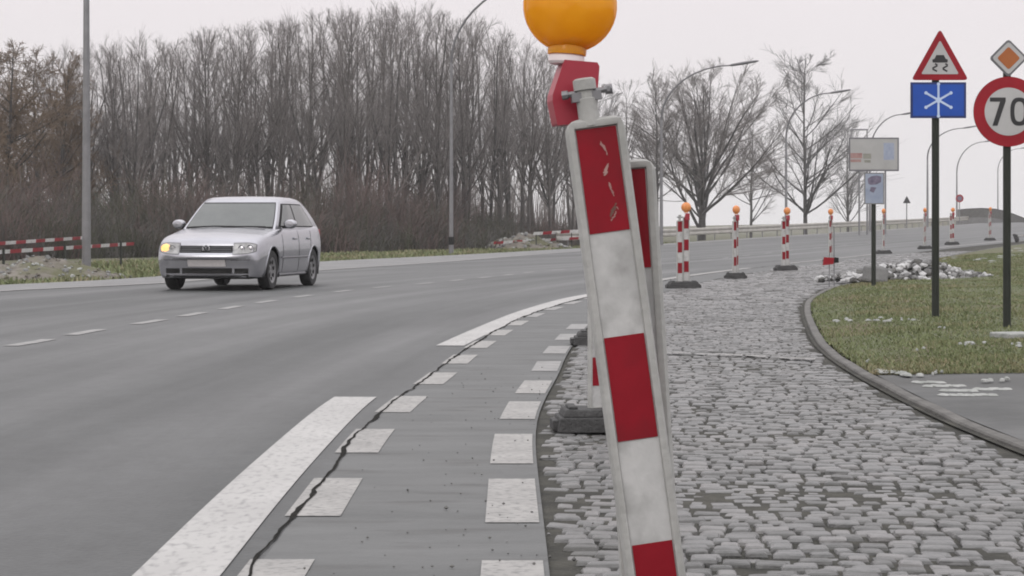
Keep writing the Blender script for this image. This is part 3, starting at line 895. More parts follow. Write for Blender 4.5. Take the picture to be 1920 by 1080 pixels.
def make_tree_mesh(style, seed, Ht):
    r = np.random.default_rng(seed)
    batches = []
    if style in ('poplar', 'poplar_fork'):
        P = grow(np.zeros((1, 3)), np.array([[r.normal(0, .02), r.normal(0, .02), 1.0]]), np.array([Ht]), 16, 0.03, 0.02, r)
        R = np.linspace(0.115, 0.012, 16)[None, :] * Ht / 11
        trunk = (P, R, 7)
        if style == 'poplar_fork':
            P2, R2, L2_ = shoot(P, R, np.array([Ht]), 2, 0.18, 0.35, 0.28, lambda t: 0.72 + 0 * t, 0.75, 12, 0.10, 0.03, r, 0.06)
            batches.append((P2, R2, 6))
        a, ar, al = shoot(P, R, np.array([Ht]), 26, 0.20, 0.98, 0.50, lambda t: 0.26 * (1.06 - t) ** 0.7 + 0.10, 0.55, 7, 0.07, 0.035, r)
        if style == 'poplar_fork':
            b_, br_, bl_ = shoot(P2, R2, L2_, 10, 0.2, 0.97, 0.48, lambda t: 0.26 * (1.08 - t) ** 0.8 + 0.08, 0.5, 7, 0.07, 0.035, r)
            a, ar, al = np.concatenate([a, b_]), np.concatenate([ar, br_]), np.concatenate([al, bl_])
        ar = np.maximum(ar, 0.010)
        batches.append((a, ar, 4))
        b, brr, bl = shoot(a, ar, al, 7, 0.25, 0.98, 0.42, lambda t: 0.45 * (1.15 - t * 0.6), 0.55, 5, 0.05, 0.05, r)
        brr = np.maximum(brr, 0.0045); batches.append((b, brr, 3))
        c, crr, c_l = shoot(b, brr, bl, 5, 0.25, 1.0, 0.42, lambda t: 0.65 + 0 * t, 0.6, 4, 0.04, 0.06, r)
        crr = np.maximum(crr, 0.0036); batches.append((c, crr, 3))
    elif style == 'spreading':
        P = grow(np.zeros((1, 3)), np.array([[0.02, 0.0, 1.0]]), np.array([Ht * 0.45]), 8, 0.0, 0.03, r)
        R = np.linspace(0.30, 0.12, 8)[None, :] * Ht / 12
        trunk = (P, R, 10)
        nl = 26
        th = np.concatenate([np.linspace(0.05, 1.05, nl)]); az = r.uniform(0, 0.5, nl) + np.arange(nl) * 2.4
        h0 = np.where(th > 0.75, r.uniform(1.4, 3.0, nl), r.uniform(0.4, 4.6, nl)) * Ht / 12
        P0 = np.stack([np.zeros(nl), np.zeros(nl), h0], 1)
        th2 = th * 0.9 + 0.06
        D = np.stack([np.sin(th2) * np.cos(az), np.sin(th2) * np.sin(az), np.cos(th2)], 1)
        al = 1 / np.sqrt(((np.cos(th)) / (Ht * 0.98)) ** 2 + (np.sin(th) / (Ht * 0.74)) ** 2) - h0 * np.cos(th) * 0.9
        al *= r.uniform(0.85, 1.05, nl)
        a = grow(P0, D, al, 12, 0.012, 0.045, r)
        ar = (0.055 + 0.05 * r.random(nl))[:, None] * np.linspace(1.15, 0.14, 12)[None, :] * Ht / 12
        batches.append((a, ar, 6))
        b, brr, bl = shoot(a, ar, al, 11, 0.20, 0.97, 0.50, lambda t: 0.40 * (1.15 - 0.72 * t), 0.55, 7, 0.035, 0.05, r)
        brr = np.maximum(brr, 0.012); batches.append((b, brr, 4))
        c, crr, c_l = shoot(b, brr, bl, 7, 0.2, 1.0, 0.48, lambda t: 0.46 * (1.15 - 0.5 * t), 0.5, 5, 0.03, 0.05, r)
        crr = np.maximum(crr, 0.009); batches.append((c, crr, 3))
        d, dr, dl = shoot(c, crr, c_l, 5, 0.2, 1.0, 0.42, lambda t: 0.62 + 0 * t, 0.6, 4, 0.03, 0.05, r)
        dr = np.maximum(dr, 0.0065); batches.append((d, dr, 3))
    elif style == 'leader':
        P = grow(np.zeros((1, 3)), np.array([[0.0, 0.0, 1.0]]), np.array([Ht]), 16, 0.02, 0.018, r)
        R = np.linspace(0.16, 0.012, 16)[None, :] * Ht / 12
        trunk = (P, R, 8)
        a, ar, al = shoot(P, R, np.array([Ht]), 42, 0.10, 0.97, 0.80, lambda t: 0.40 * (1.04 - t) ** 0.62 + 0.05, 0.45, 9, 0.055, 0.05, r, 0.18)
        ar = np.maximum(ar, 0.013); batches.append((a, ar, 5))
        b, brr, bl = shoot(a, ar, al, 8, 0.2, 0.98, 0.48, lambda t: 0.42 * (1.15 - 0.6 * t), 0.5, 6, 0.04, 0.05, r)
        brr = np.maximum(brr, 0.008); batches.append((b, brr, 3))
        c, crr, c_l = shoot(b, brr, bl, 8, 0.2, 1.0, 0.42, lambda t: 0.6 + 0 * t, 0.6, 4, 0.04, 0.05, r)
        crr = np.maximum(crr, 0.0068); batches.append((c, crr, 3))
    elif style == 'brown':
        P = grow(np.zeros((1, 3)), np.array([[0.0, 0.0, 1.0]]), np.array([Ht * 0.9]), 12, 0.0, 0.03, r)
        R = np.linspace(0.17, 0.02, 12)[None, :] * Ht / 10
        trunk = (P, R, 8)
        a, ar, al = shoot(P, R, np.array([Ht]), 34, 0.05, 0.98, 0.8, lambda t: 0.36 * (1.1 - t) ** 0.6 + 0.05, 0.45, 8, 0.05, 0.08, r)
        ar = np.maximum(ar, 0.012); batches.append((a, ar, 4))
        b, brr, bl = shoot(a, ar, al, 14, 0.1, 1.0, 0.7, lambda t: 0.44 * (1.15 - 0.6 * t), 0.5, 6, -0.03, 0.12, r)
        brr = np.maximum(brr, 0.007); batches.append((b, brr, 3))
        c, crr, c_l = shoot(b, brr, bl, 9, 0.1, 1.0, 0.7, lambda t: 0.5 + 0 * t, 0.6, 4, -0.06, 0.15, r)
        crr = np.maximum(crr, 0.0075); batches.append((c, crr, 3))
    return trunk, batches

def tree_proto(style, seed, Ht, bark, twig):
    trunk, batches = make_tree_mesh(style, seed, Ht)
    V, Fq = tube_batch(*trunk)
    V[:trunk[2], 2] -= 0.2
    tr = np_mesh('trunk', V, Fq, [M[bark]], smooth=True)
    vs, fs, mi, o = [], [], [], 0
    for k, (P, R, n) in enumerate(batches):
        v, f = tube_batch(P, R, n)
        vs.append(v); fs.append(f + o); o += len(v)
        mi.append(np.full(len(f), 0 if k == 0 else 1))
    crn = np_mesh('crown', np.concatenate(vs), np.concatenate(fs), [M[bark], M[twig]], np.concatenate(mi), smooth=True)
    top = float(np.percentile(np.concatenate(vs)[:, 2], 99.3))
    C.objects.unlink(tr); C.objects.unlink(crn)
    return tr, crn, top

def plant_tree(name, proto, loc, ht, rz, label, cat, group=None, wide=1.0):
    t = thing(name, label, cat, loc, rz, group)
    s = ht / proto[2]
    inst('trunk', proto[0], t, scale=(s, s, s))
    inst('crown', proto[1], t, scale=(s * wide, s * wide, s))
    return t

pop = [tree_proto('poplar', 21 + k, 11.0, 'bark', 'twig') for k in range(4)] + [tree_proto('poplar_fork', 31 + k, 11.0, 'bark_dark', 'twig') for k in range(2)]
top_prof = [(-40, 95), (100, 92), (180, 100), (230, 80), (330, 78), (420, 60), (520, 38), (620, 22), (720, 20), (800, 18), (870, 40), (930, 62), (1000, 90), (1065, 105), (1110, 130)]
tx_ = [a for a, _ in top_prof]; ty_ = [b for _, b in top_prof]
r = random.Random(77)
for row, (dY, step, lo) in enumerate([(0, 46, 0), (5, 44, 6), (11, 42, 10), (18, 40, 4)]):
    px = 108 + row * 9
    while px < 1092 - (10 if row else 25):
        qx = px + r.uniform(-13, 13)
        base = np.interp(qx, [0, 640, 1000, 1100], [93, 98, 112, 118])
        Y = base + dY + r.uniform(-1.5, 1.5)
        X = (qx - 960) * Y / F
        ht = (H0 - (np.interp(qx, tx_, ty_) + r.uniform(-12, 12) + lo * 0.3)) * Y / F + CAMZ + 0.07
        plant_tree('poplar_tree', r.choice(pop if r.random() > 0.3 else pop[:4]), (X, Y, land(X, Y)), ht, r.uniform(0, 6.3),
                   'tall bare grey poplar in the dense wood along the far side of the road', 'tree', 'bare poplars in the wood beyond the road', r.uniform(0.85, 1.15))
        px += step * r.uniform(0.8, 1.25)

brown = [tree_proto('brown', 51 + k, 9.0, 'bark_dark', 'twig_brown') for k in range(2)]
for i, (qx, ytop, Y, w, lab) in enumerate([(-62, 92, 84, 1.1, 'brown twiggy tree cut by the left picture edge, behind the striped barrier'),
                                     (18, 80, 88, 1.15, 'bushy brown tree behind the soil heap, tallest left of the nearest lamp post'),
                                     (66, 100, 96, 1.1, 'dense brown tree filling the gap between the two taller brown trees'),
                                     (-20, 105, 100, 1.2, 'low brown tree at the picture edge behind the bushy brown tree'),
                                     (116, 98, 92, 0.9, 'narrower brown tree directly left of the nearest lamp post')]):
    X = (qx - 960) * Y / F
    plant_tree('brown_tree', brown[i % 2], (X, Y, -0.05), (H0 - ytop) * Y / F + CAMZ, 1.3 * i, lab, 'tree', 'brown trees at the end of the wood', w)

big = tree_proto('spreading', 63, 12.0, 'bark_dark', 'twig')
lead = tree_proto('leader', 71, 12.0, 'bark_dark', 'twig_pale')
lead2 = tree_proto('leader', 73, 12.0, 'bark_dark', 'twig')
def tree_at(name, proto, qx, ytop, Y, rz, label, wide=1.0):
    X = (qx - 960) * Y / F
    zb = land(X, Y)
    return plant_tree(name, proto, (X, Y, zb), (H0 - ytop) * Y / F + CAMZ - zb, rz, label, 'tree', None, wide)
tree_at('spreading_tree', big, 1316, 122, 158, 0.4, 'broad spreading bare tree behind the guard rail, with many thick forking limbs', 1.22)
tree_at('slender_tree', lead, 1510, 100, 172, 1.1, 'bare tree with one slender straight trunk, standing alone behind the guard rail', 1.35)
tree_at('bare_tree', lead2, 1232, 140, 150, 2.0, 'bare tree between the wood and the broad spreading tree, behind the guard rail', 0.9)
tree_at('bare_tree', pop[1], 1165, 150, 150, 3.0, 'thin bare tree just right of the leaning beacon lamp', 1.1)
tree_at('bare_tree', lead2, 1408, 200, 200, 4.2, 'small pale bare tree between the broad spreading tree and the slender tree', 1.0)
tree_at('bare_tree', lead, 1120, 160, 185, 5.2, 'bare tree partly hidden by the leaning beacon board', 1.1)
tree_at('bare_tree', lead, 1590, 225, 240, 0.7, 'small faint bare tree showing beside the large white direction board', 0.9)

# undergrowth along the wood: one mass of stems
def undergrowth():
    r = np.random.default_rng(9)
    vs, fs, mi, o = [], [], [], 0
    N = 1900
    qx = r.uniform(-40, 1085, N)
    base = np.interp(qx, [0, 300, 640, 1000, 1100], [66, 74, 84, 104, 112])
    Y = base + r.uniform(0, 1, N) ** 1.3 * 22
    X = (qx - 960) * Y / F
    hh = r.uniform(0.5, 2.5, N) ** 1.0 * np.interp(qx, [0, 300, 700, 900, 1000, 1100], [0.9, 1.0, 1.1, 0.9, 0.55, 0.5]) * np.clip(0.55 + (Y - base) / 10, 0.5, 1.15)
    pn = np.array([mnoise.noise((a * 0.35, b * 0.2, 0.0)) for a, b in zip(X, Y)])
    hh *= 1 + 0.9 * pn
    kind = np.where(pn + r.normal(0, .25, N) > 0.16, 0, np.where(r.random(N) > 0.45, 1, 2))
    for k in range(3):
        s = np.where(kind == k)[0]
        idx = np.repeat(s, 9)
        P0 = np.stack([X[idx] + r.normal(0, .25, len(idx)), Y[idx] + r.normal(0, .25, len(idx)), np.full(len(idx), -0.08)], 1)
        D = np.stack([r.normal(0, .28, len(idx)), r.normal(0, .28, len(idx)), np.ones(len(idx))], 1)
        L = hh[idx] * r.uniform(.6, 1.15, len(idx))
        P = grow(P0, D, L, 5, 0.0, 0.10, r)
        R = np.linspace(0.016, 0.008, 5)[None, :] * r.uniform(.7, 1.3, len(idx))[:, None]
        for (p_, r_, n_) in ((P, R, 3),):
            v, f = tube_batch(p_, r_, n_); vs.append(v); fs.append(f + o); o += len(v); mi.append(np.full(len(f), k))
        c, cr_, cl_ = shoot(P, R, L, 4, 0.2, 1.0, 0.6, lambda t: 0.35 + 0 * t, 0.8, 3, 0.0, 0.12, r)
        cr_ = np.maximum(cr_, 0.007)
        v, f = tube_batch(c, cr_, 3); vs.append(v); fs.append(f + o); o += len(v); mi.append(np.full(len(f), k))
    ob = np_mesh('undergrowth', np.concatenate(vs), np.concatenate(fs), [M['brush_red'], M['brush_grey'], M['brush_green']], np.concatenate(mi))
    tag(ob, 'dense reddish brown undergrowth at the foot of the bare wood', 'undergrowth', kind='stuff')
undergrowth()

def far_wood():
    """The deep of the wood, far back, reading as one dark mass of stems."""
    r = np.random.default_rng(19)
    N = 2600
    qx = r.uniform(-60, 1100, N)
    Y = np.interp(qx, [0, 640, 1100], [120, 126, 142]) + r.uniform(0, 30, N)
    X = (qx - 960) * Y / F
    top = np.interp(qx, [-60, 200, 600, 850, 1000, 1100], [6.5, 7.0, 8.0, 7.6, 6.2, 5.0])
    L = top * r.uniform(.25, 1.0, N)
    P0 = np.stack([X, Y, np.full(N, -0.1)], 1)
    D = np.stack([r.normal(0, .09, N), r.normal(0, .09, N), np.ones(N)], 1)
    P = grow(P0, D, L, 6, 0.0, 0.04, r)
    R = np.linspace(0.045, 0.014, 6)[None, :] * r.uniform(.5, 1.3, N)[:, None]
    v, f = tube_batch(P, R, 3)
    ob = np_mesh('far_wood', v, f, [M['twig']])
    tag(ob, 'deep mass of grey stems far behind the poplars', 'wood', kind='stuff')
far_wood()

# ------------------------------------------------------------------ lamp posts
GR_LAMP = 'curved street lamps along the far side of the road'
def lamp_post(X, Y, height, reach, label, r0=0.09, zb=None, band=False, headlen=0.9, rot=0.0, name='street_lamp', bend=2.3, mt='galv'):
    zb = land(X, Y) if zb is None else zb
    t = thing(name, label, 'street lamp', (X, Y, zb), rot, GR_LAMP)
    mb = MB()
    hb = height - bend
    mb.tube([(0, 0, -0.3), (0, 0, 1.2), (0, 0, hb)], [r0 * 1.15, r0 * 1.1, r0 * 0.72], M[mt], 12)
    mb.build('pole', t, smooth=True)
    mb = MB()
    pts = []
    for k in range(13):
        a = k / 12
        pts.append((reach * (1 - math.cos(a * math.pi / 2)) ** 1.0, 0, hb + (bend - 0.10) * math.sin(a * math.pi / 2) + 0.10 * a))
    mb.tube(pts, [r0 * 0.72 - (r0 * 0.30) * k / 12 for k in range(13)], M['galv_far'], 10)
    mb.build('arm', t, smooth=True)
    mb = MB()
    e = Vector(pts[-1]); up = RAD(9)
    R = Matrix.Rotation(-up, 3, 'Y')
    prof = [(0.0, 0.05, 0.045), (0.12, 0.10, 0.07), (0.45 * headlen, 0.15, 0.085), (0.9 * headlen, 0.13, 0.06), (headlen, 0.05, 0.03)]
    vs, fs = [], []
    for (a, w_, h_) in prof:
        for k in range(10):
            th = 2 * math.pi * k / 10
            vs.append(e + R @ Vector((a, w_ * math.cos(th), h_ * math.sin(th))))
    for i in range(len(prof) - 1):
        for k in range(10):
            fs.append((i * 10 + k, i * 10 + (k + 1) % 10, (i + 1) * 10 + (k + 1) % 10, (i + 1) * 10 + k))
    fs += [tuple(range(10)), tuple((len(prof) - 1) * 10 + k for k in range(10))]
    mb.add(vs, fs, M['galv_far']); mb.build('lamp_head', t, smooth=True)
    if band:
        mb = MB(); mb.lathe([(r0 * 1.3, 0.42), (r0 * 1.45, 0.45), (r0 * 1.45, 0.70), (r0 * 1.3, 0.73)], M['black'], 14)
        mb.build('band', t)
        mb = MB(); mb.lathe([(r0 * 1.28, -0.1), (r0 * 1.28, 0.4)], M['galv'], 14); mb.build('base_sleeve', t)
    return t

lamp_post((162 - 960) * 50 / F, 50, 9.8, 3.2, 'nearest tall grey lamp post, cut by the picture top, behind the soil heap', 0.098, bend=2.4)
lamp_post((846 - 960) * 79 / F, 79, 10.9, 4.2, 'lamp post with a black band near its foot in front of the bare wood', 0.072, band=True, bend=3.4)
lamp_post((1240 - 960) * 108 / F, 108, 9.65, 3.65, 'lamp post whose arm crosses the broad spreading tree', 0.085, bend=2.9, headlen=1.55)
lamp_post((1474 - 960) * 131 / F, 131, 9.4, 2.85, 'lamp post in front of the slender lone tree', 0.085, bend=2.9, headlen=1.35)
lamp_post((1631 - 960) * 160 / F, 160, 9.3, 2.5, 'lamp post rising behind the large white direction board', 0.09, bend=3.1, headlen=1.2)
lamp_post((1739 - 960) * 190 / F, 190, 9.35, 3.3, 'lamp post left of the blue snowflake sign pole', 0.10, bend=2.8, headlen=1.4)
lamp_post((1794 - 960) * 237 / F, 237, 9.7, 3.2, 'lamp post between the snowflake sign pole and the speed limit pole', 0.105, bend=3.6, headlen=1.2)
lamp_post((1871 - 960) * 290 / F, 290, 10.4, 3.2, 'farthest pale lamp post, beyond the bridge parapet', 0.09, bend=3.2, headlen=1.3)

# ------------------------------------------------------------------ guard rail
def guard_rail():
    pts = resample([(2.2, 101.0), (8.0, 116.0), (15.3, 135), (24.2, 157), (36.8, 189), (51.8, 230)], 1.0)
    N = normals(pts)
    t = thing('guard_rail', 'long weathered steel guard rail along the far edge of the climbing road', 'guard rail', (pts[0][0], pts[0][1], 0))
    ox, oy = pts[0]
    prof = [(0, 0.38), (-0.045, 0.42), (-0.05, 0.50), (-0.005, 0.60), (-0.05, 0.70), (-0.045, 0.78), (0, 0.82), (0.012, 0.815), (0.012, 0.385)]
    V, Fq = [], []
    for i in range(len(pts)):
        for a, z in prof:
            q = pts[i] + N[i] * a
            V.append((q[0] - ox, q[1] - oy, g(*pts[i]) + z))
    n = len(prof)
    for i in range(len(pts) - 1):
        for c in range(n):
            Fq.append((i * n + c, i * n + (c + 1) % n, (i + 1) * n + (c + 1) % n, (i + 1) * n + c))
    np_mesh('rail', V, Fq, [M['rail']], parent=t)
    mb = MB(); mb.box((0, 0, 0.28), (0.06, 0.10, 0.84), M['galv'])
    post = mb.build('post'); C.objects.unlink(post)
    for i in range(2, len(pts) - 1, 4):
        q = pts[i] + N[i] * 0.08
        inst('post', post, t, (q[0] - ox, q[1] - oy, g(*pts[i]) - 0.02))
guard_rail()

# bridge parapet far right: an arched dark barrier on a pale concrete wall
def parapet():
    pl = [(1797, 394, 236), (1815, 392, 234), (1840, 391, 231), (1866, 392.5, 228), (1888, 397, 225), (1906, 404, 222), (1924, 411, 219), (1945, 418, 216), (1975, 425, 212)]
    t0 = None; P = []
    for px, py, Y in pl:
        P.append(Vector(((px - 960) * Y / F, Y, CAMZ - (py - H0) * Y / F)))
    o = P[0].copy(); o.z = g(o.x, o.y)
    t = thing('bridge_parapet', 'dark arched bridge parapet on a pale wall where the road crests', 'parapet', o)
    def wall(name, hi, lo_, mt, th, dy=0.0):
        mb = MB(); vs = []
        for p in P:
            zt = p.z + hi; zb = (p.z + lo_) if lo_ is not None else g(p.x, p.y) - 0.6
            zb = min(zb, zt - 0.05)
            for yy_ in (0.0 + dy, th + dy):
                vs += [(p.x - o.x, p.y - o.y + yy_, zb - o.z), (p.x - o.x, p.y - o.y + yy_, zt - o.z)]
        fs = []
        for i in range(len(P) - 1):
            a = i * 4; b = a + 4
            fs += [(a, a + 1, b + 1, b), (a + 2, b + 2, b + 3, a + 3), (a + 1, a + 3, b + 3, b + 1), (a, b, b + 2, a + 2)]
        fs += [(0, 2, 3, 1), tuple(4 * (len(P) - 1) + k for k in (0, 1, 3, 2))]
        mb.add(vs, fs, mt); mb.build(name, t)
    wall('barrier_panel', 0.0, -1.0, M['rubble_dark'], 0.3)
    wall('wall', -1.0, None, M['shoulder'], 0.5, 0.01)
    wall('coping', 0.07, 0.0, M['black'], 0.4, -0.04)
parapet()

# ------------------------------------------------------------------ striped plank barriers
def striped_plank(mb, a, b, h, th, n, phase=0, slant=0.35):
    a, b = Vector(a), Vector(b); d = (b - a) / n
    nrm = Vector((d.y, -d.x, 0)).normalized() * th
    dn = d.normalized() * h * slant
    for k in range(n):
        p, q = a + d * k, a + d * (k + 1)
        mt = M['board_red'] if (k + phase) % 2 == 0 else M['board_white']
        up = Vector((0, 0, h))
        mb.add([p, q, q + up + dn, p + up + dn, p - nrm, q - nrm, q + up + dn - nrm, p + up + dn - nrm],
               [(0, 1, 2, 3), (5, 4, 7, 6), (0, 4, 5, 1), (3, 2, 6, 7), (0, 3, 7, 4), (1, 5, 6, 2)], mt)

def barrier(label, planks, posts):
    o = Vector(posts[0]); o.z = land(o.x, o.y)
    t = thing('plank_barrier', label, 'barrier', o, 0, 'striped plank barriers on the far verge')
    for (a, b, h, n, ph) in planks:
        mb = MB(); striped_plank(mb, Vector(a) - o, Vector(b) - o, h, 0.03, n, ph); mb.build('plank', t)
    for p in posts:
        p = Vector(p); mb = MB(); hz = p.z
        mb.box((p.x - o.x, p.y - o.y + 0.045, hz / 2 - 0.05), (0.05, 0.05, hz + 0.1), M['post_dark'])
        mb.box((p.x - o.x, p.y - o.y + 0.045, 0.02), (0.10, 0.55, 0.05), M['rubber'])
        mb.build('stand', t)
def ip(px, py, Y): return Vector(((px - 960) * Y / F, Y, CAMZ - (py - H0) * Y / F))
barrier('striped red and white plank barrier behind the soil heap and tall lamp post',
        [(ip(-75, 481, 42), ip(251, 460, 55), 0.085, 17, 0), (ip(-75, 465, 42.3), ip(166, 448, 52), 0.075, 13, 1)],
        [Vector((-10.9, 43.4, 0.62)), Vector((-10.6, 48.0, 0.66)), Vector((-10.35, 53.6, 0.72))])
barrier('weathered striped plank barrier on the far verge beside the end of the guard rail',
        [(ip(925, 458, 100), ip(1084, 449, 102), 0.13, 9, 0), (ip(1000, 441, 100.5), ip(1084, 436, 102), 0.15, 5, 1)],
        [Vector((1.2, 100.5, 0.75)), Vector((3.0, 101.9, 0.95)), Vector((-0.6, 100.3, 0.4))])

# ------------------------------------------------------------------ beacons
GB = 'red and white beacons along the roadworks'
SP = 0.167
def board_mesh(name='board', h=0.99, w=0.106, th=0.034, phase=0):
    """Hollow plastic board: rounded grey rim, recessed face with red bands."""
    mb = MB()
    rim = 0.016
    # outline with rounded top corners
    hw = w / 2; rr = 0.022
    out = [(-hw, 0.0), (hw, 0.0)]
    for k in range(5):
        a = k / 4 * math.pi / 2
        out.append((hw - rr + rr * math.cos(a), h - rr + rr * math.sin(a)))
    for k in range(5):
        a = math.pi / 2 + k / 4 * math.pi / 2
        out.append((-hw + rr + rr * math.cos(a), h - rr + rr * math.sin(a)))
    n = len(out)
    def inset(p, d):
        x = max(-hw + d, min(hw - d, p[0])) if abs(p[0]) > hw - d else p[0]
        z = max(d, min(h - d, p[1]))
        return (x, z)
    rings = [(0.0, -th / 2 + 0.008), (0.004, -th / 2 + 0.001), (0.010, -th / 2), (rim - 0.002, -th / 2 + 0.001), (rim, -th / 2 + 0.006)]
    vs = []
    for d, y in rings:
        for p in out:
            q = inset(p, d); vs.append((q[0], y, q[1]))
    for d, y in reversed(rings):
        for p in out:
            q = inset(p, d); vs.append((q[0], -y, q[1]))
    R = len(rings) * 2
    fs = []
    for i in range(R):
        if i in (len(rings) - 1,): pass
        j = (i + 1) % R
        if i == len(rings) - 1: continue        # the faces are filled with bands below
        for k in range(n):
            a, b = i * n + k, i * n + (k + 1) % n
            fs.append((a, b, j * n + (k + 1) % n, j * n + k))
    # ring R-1 -> 0 closes the outer edge
    mb.add(vs, fs, M['board_rim'])
    fx = hw - rim
    z = h - rim - 0.0035; k = phase
    for sgn, yy in ((1, -th / 2 + 0.0062), (-1, th / 2 - 0.0062)):
        z = h - 0.0165; k = 0
        mb.add([(-fx - 0.003, yy + 0.0005 * sgn, rim - 0.002), (fx + 0.003, yy + 0.0005 * sgn, rim - 0.002), (fx + 0.003, yy + 0.0005 * sgn, h - rim + 0.002), (-fx - 0.003, yy + 0.0005 * sgn, h - rim + 0.002)], [(0, 1, 2, 3)], M['board_white'])
        while z > 0.1:
            z2 = max(0.03, z - SP)
            if k % 2 == 0:
                q = yy - 0.0012 * sgn
                mb.add([(-fx + 0.001, q, z2), (fx - 0.001, q, z2), (fx - 0.001, q, z), (-fx + 0.001, q, z)], [(0, 1, 2, 3)], M['board_red'])
            z -= SP; k += 1
    o = mb.build(name, smooth=True); C.objects.unlink(o)
    return o

def base_mesh():
    mb = MB()
    mb.box((0, 0, 0.035), (0.56, 0.36, 0.07), M['rubber'], taper=0.95)
    mb.box((0, 0, 0.088), (0.50, 0.30, 0.036), M['rubber'], taper=0.93)
    for sx in (-1, 1):
        mb.box((sx * 0.19, 0, 0.112), (0.05, 0.22, 0.014), M['rubber'])
        mb.box((sx * 0.285, 0, 0.03), (0.035, 0.20, 0.05), M['rubber'])
    o = mb.build('rubber_base', bevel=0.008); C.objects.unlink(o); return o

def stub_mesh():
    """Grey clamp post on top of a board: socket, cross bolt with wing nut, cap."""
    mb = MB()
    mb.lathe([(0.0, -0.01), (0.022, -0.01), (0.022, 0.05), (0.019, 0.052), (0.019, 0.068), (0.024, 0.07), (0.024, 0.092), (0.018, 0.096), (0.0, 0.096)], M['board_rim'], 16)
    mb.box((0, 0, 0.055), (0.062, 0.030, 0.020), M['galv'])
    o = mb.build('clamp', smooth=True); C.objects.unlink(o)
    mb = MB()
    Rm = Matrix.Rotation(RAD(90), 4, 'Y')
    mb.lathe([(0.0, -0.048), (0.009, -0.048), (0.009, -0.036), (0.006, -0.036), (0.006, 0.036), (0.010, 0.036), (0.010, 0.050), (0.0, 0.050)], M['galv'], 8, Matrix.Translation((0, 0, 0.058)) @ Rm)
    mb.box((0.044, 0, 0.058), (0.006, 0.03, 0.010), M['galv'])
    b = mb.build('bolt', smooth=True); C.objects.unlink(b)
    return o, b

def lamp_meshes(small):
    # drum-shaped amber lens facing the traffic, seen face on
    mb = MB(); r_ = 0.0745
    prof = [(0.0, -0.052), (0.022, -0.0505), (0.042, -0.046), (0.058, -0.038), (0.068, -0.028), (0.0735, -0.016), (r_, -0.007), (r_ + 0.0022, -0.006), (r_ + 0.0022, 0.006), (r_, 0.007),
            (0.0735, 0.016), (0.068, 0.028), (0.058, 0.038), (0.042, 0.046), (0.022, 0.0505), (0.0, 0.052)]
    Rm = Matrix.Rotation(RAD(90), 4, 'X')
    mb.lathe(prof, M['amber_small' if small else 'amber'], 40, Rm)
    lens = mb.build('lens', smooth=True); C.objects.unlink(lens)
    mb = MB()
    mb.lathe([(0.0, -0.080), (0.0315, -0.080), (0.032, -0.072), (0.030, -0.066), (0.031, -0.058), (0.034, -0.050)], M['amber_small' if small else 'amber'], 24)
    neck = mb.build('lens_neck', smooth=True); C.objects.unlink(neck)
    mb = MB()
    mb.lathe([(0.0, -0.078), (0.026, -0.078), (0.029, -0.082), (0.030, -0.092), (0.027, -0.096), (0.0, -0.096)], M['pink_white'], 24)
    col = mb.build('collar', smooth=True); C.objects.unlink(col)
    mb = MB()   # red battery case, cut at the corner like a lantern housing
    poly = [(-0.008, -0.091), (0.046, -0.091), (0.050, -0.097), (0.050, -0.190), (-0.004, -0.196), (-0.012, -0.198), (-0.023, -0.158), (-0.023, -0.148)]
    mb.plate(poly, -0.030, 0.030, M['red_plastic'])
    case = mb.build('battery_case', bevel=0.004); C.objects.unlink(case)
    return lens, neck, col, case

BOARD = board_mesh()
BASE = base_mesh()
STUB, BOLT = stub_mesh()
LAMP_BIG = lamp_meshes(False)
LAMP_SMALL = lamp_meshes(True)

def beacon(loc, yaw, label, boards, lamp_set=LAMP_SMALL, lamp_on=1, lamp_off=(0, 0.0, 0), bscale=1.0, lit=True):
    """boards: list of (x, y, z0, lean about y, yaw, scale) in the base's frame; a lamp sits on one board, a clamp on the others."""
    t = thing('traffic_beacon', label, 'beacon', loc, yaw, GB)
    inst('rubber_base', BASE, t, scale=(bscale, bscale, 1))
    for i, (x, y, z0, lean, yw, sc) in enumerate(boards):
        b = inst('board', BOARD, t, (x, y, z0), (0, lean, yw), (sc, 1, sc))
        if i == lamp_on and lit:
            L, nk, cl_, ca = lamp_set
            # lamp: a part of the beacon carried by the board
            l = inst('warning_lamp', ca, t)
            l.location = Vector((x, y, z0)) + Matrix.Rotation(lean, 3, 'Y') @ Vector((lamp_off[0], lamp_off[1], 0.99 * sc + 0.150 + lamp_off[2]))
            l.scale = (1.05, 1.05, 1.05)
            l.rotation_euler = (0, lean * 0.4, yw)
            for nm, src in (('lens', L), ('lens_neck', nk), ('collar', cl_)):
                inst(nm, src, l)
        else:
            c = inst('clamp', STUB, b, (0, 0, 0.985)); 
            inst('bolt', BOLT, b, (0, 0, 0.985))
    return t

# -- the leaning beacon close to the camera
fb = W(1500, 1500)
Yn = 3.25
def near(px, py, Y): return Vector(((px - 960) * Y / F, Y, CAMZ - (py - H0) * Y / F))
top_f = near(1112, 222, Yn); bot_dir = (near(1229, 1080, Yn) - top_f)
slope = bot_dir.x / -bot_dir.z
zb = top_f.z - 0.99 * math.cos(math.atan(slope))
bf = Vector((top_f.x + slope * (top_f.z - zb), Yn, zb))
lean_f = -math.atan(slope)
Lf = (top_f.z - zb) / math.cos(lean_f)
Yb = 3.33
top_b = near(1171, 300, Yb); sl_b = 0.062
zb = top_b.z - 0.96
bb = Vector((top_b.x + sl_b * (top_b.z - zb), Yb, zb))
lean_b = -math.atan(sl_b)
Lb = (top_b.z - zb) / math.cos(lean_b)
base_loc = Vector(((bf.x + bb.x) / 2, (Yn + Yb) / 2, 0))
t = thing('traffic_beacon', 'scuffed leaning red and white beacon, its big amber lamp cut by the picture top', 'beacon', base_loc, 0, GB)
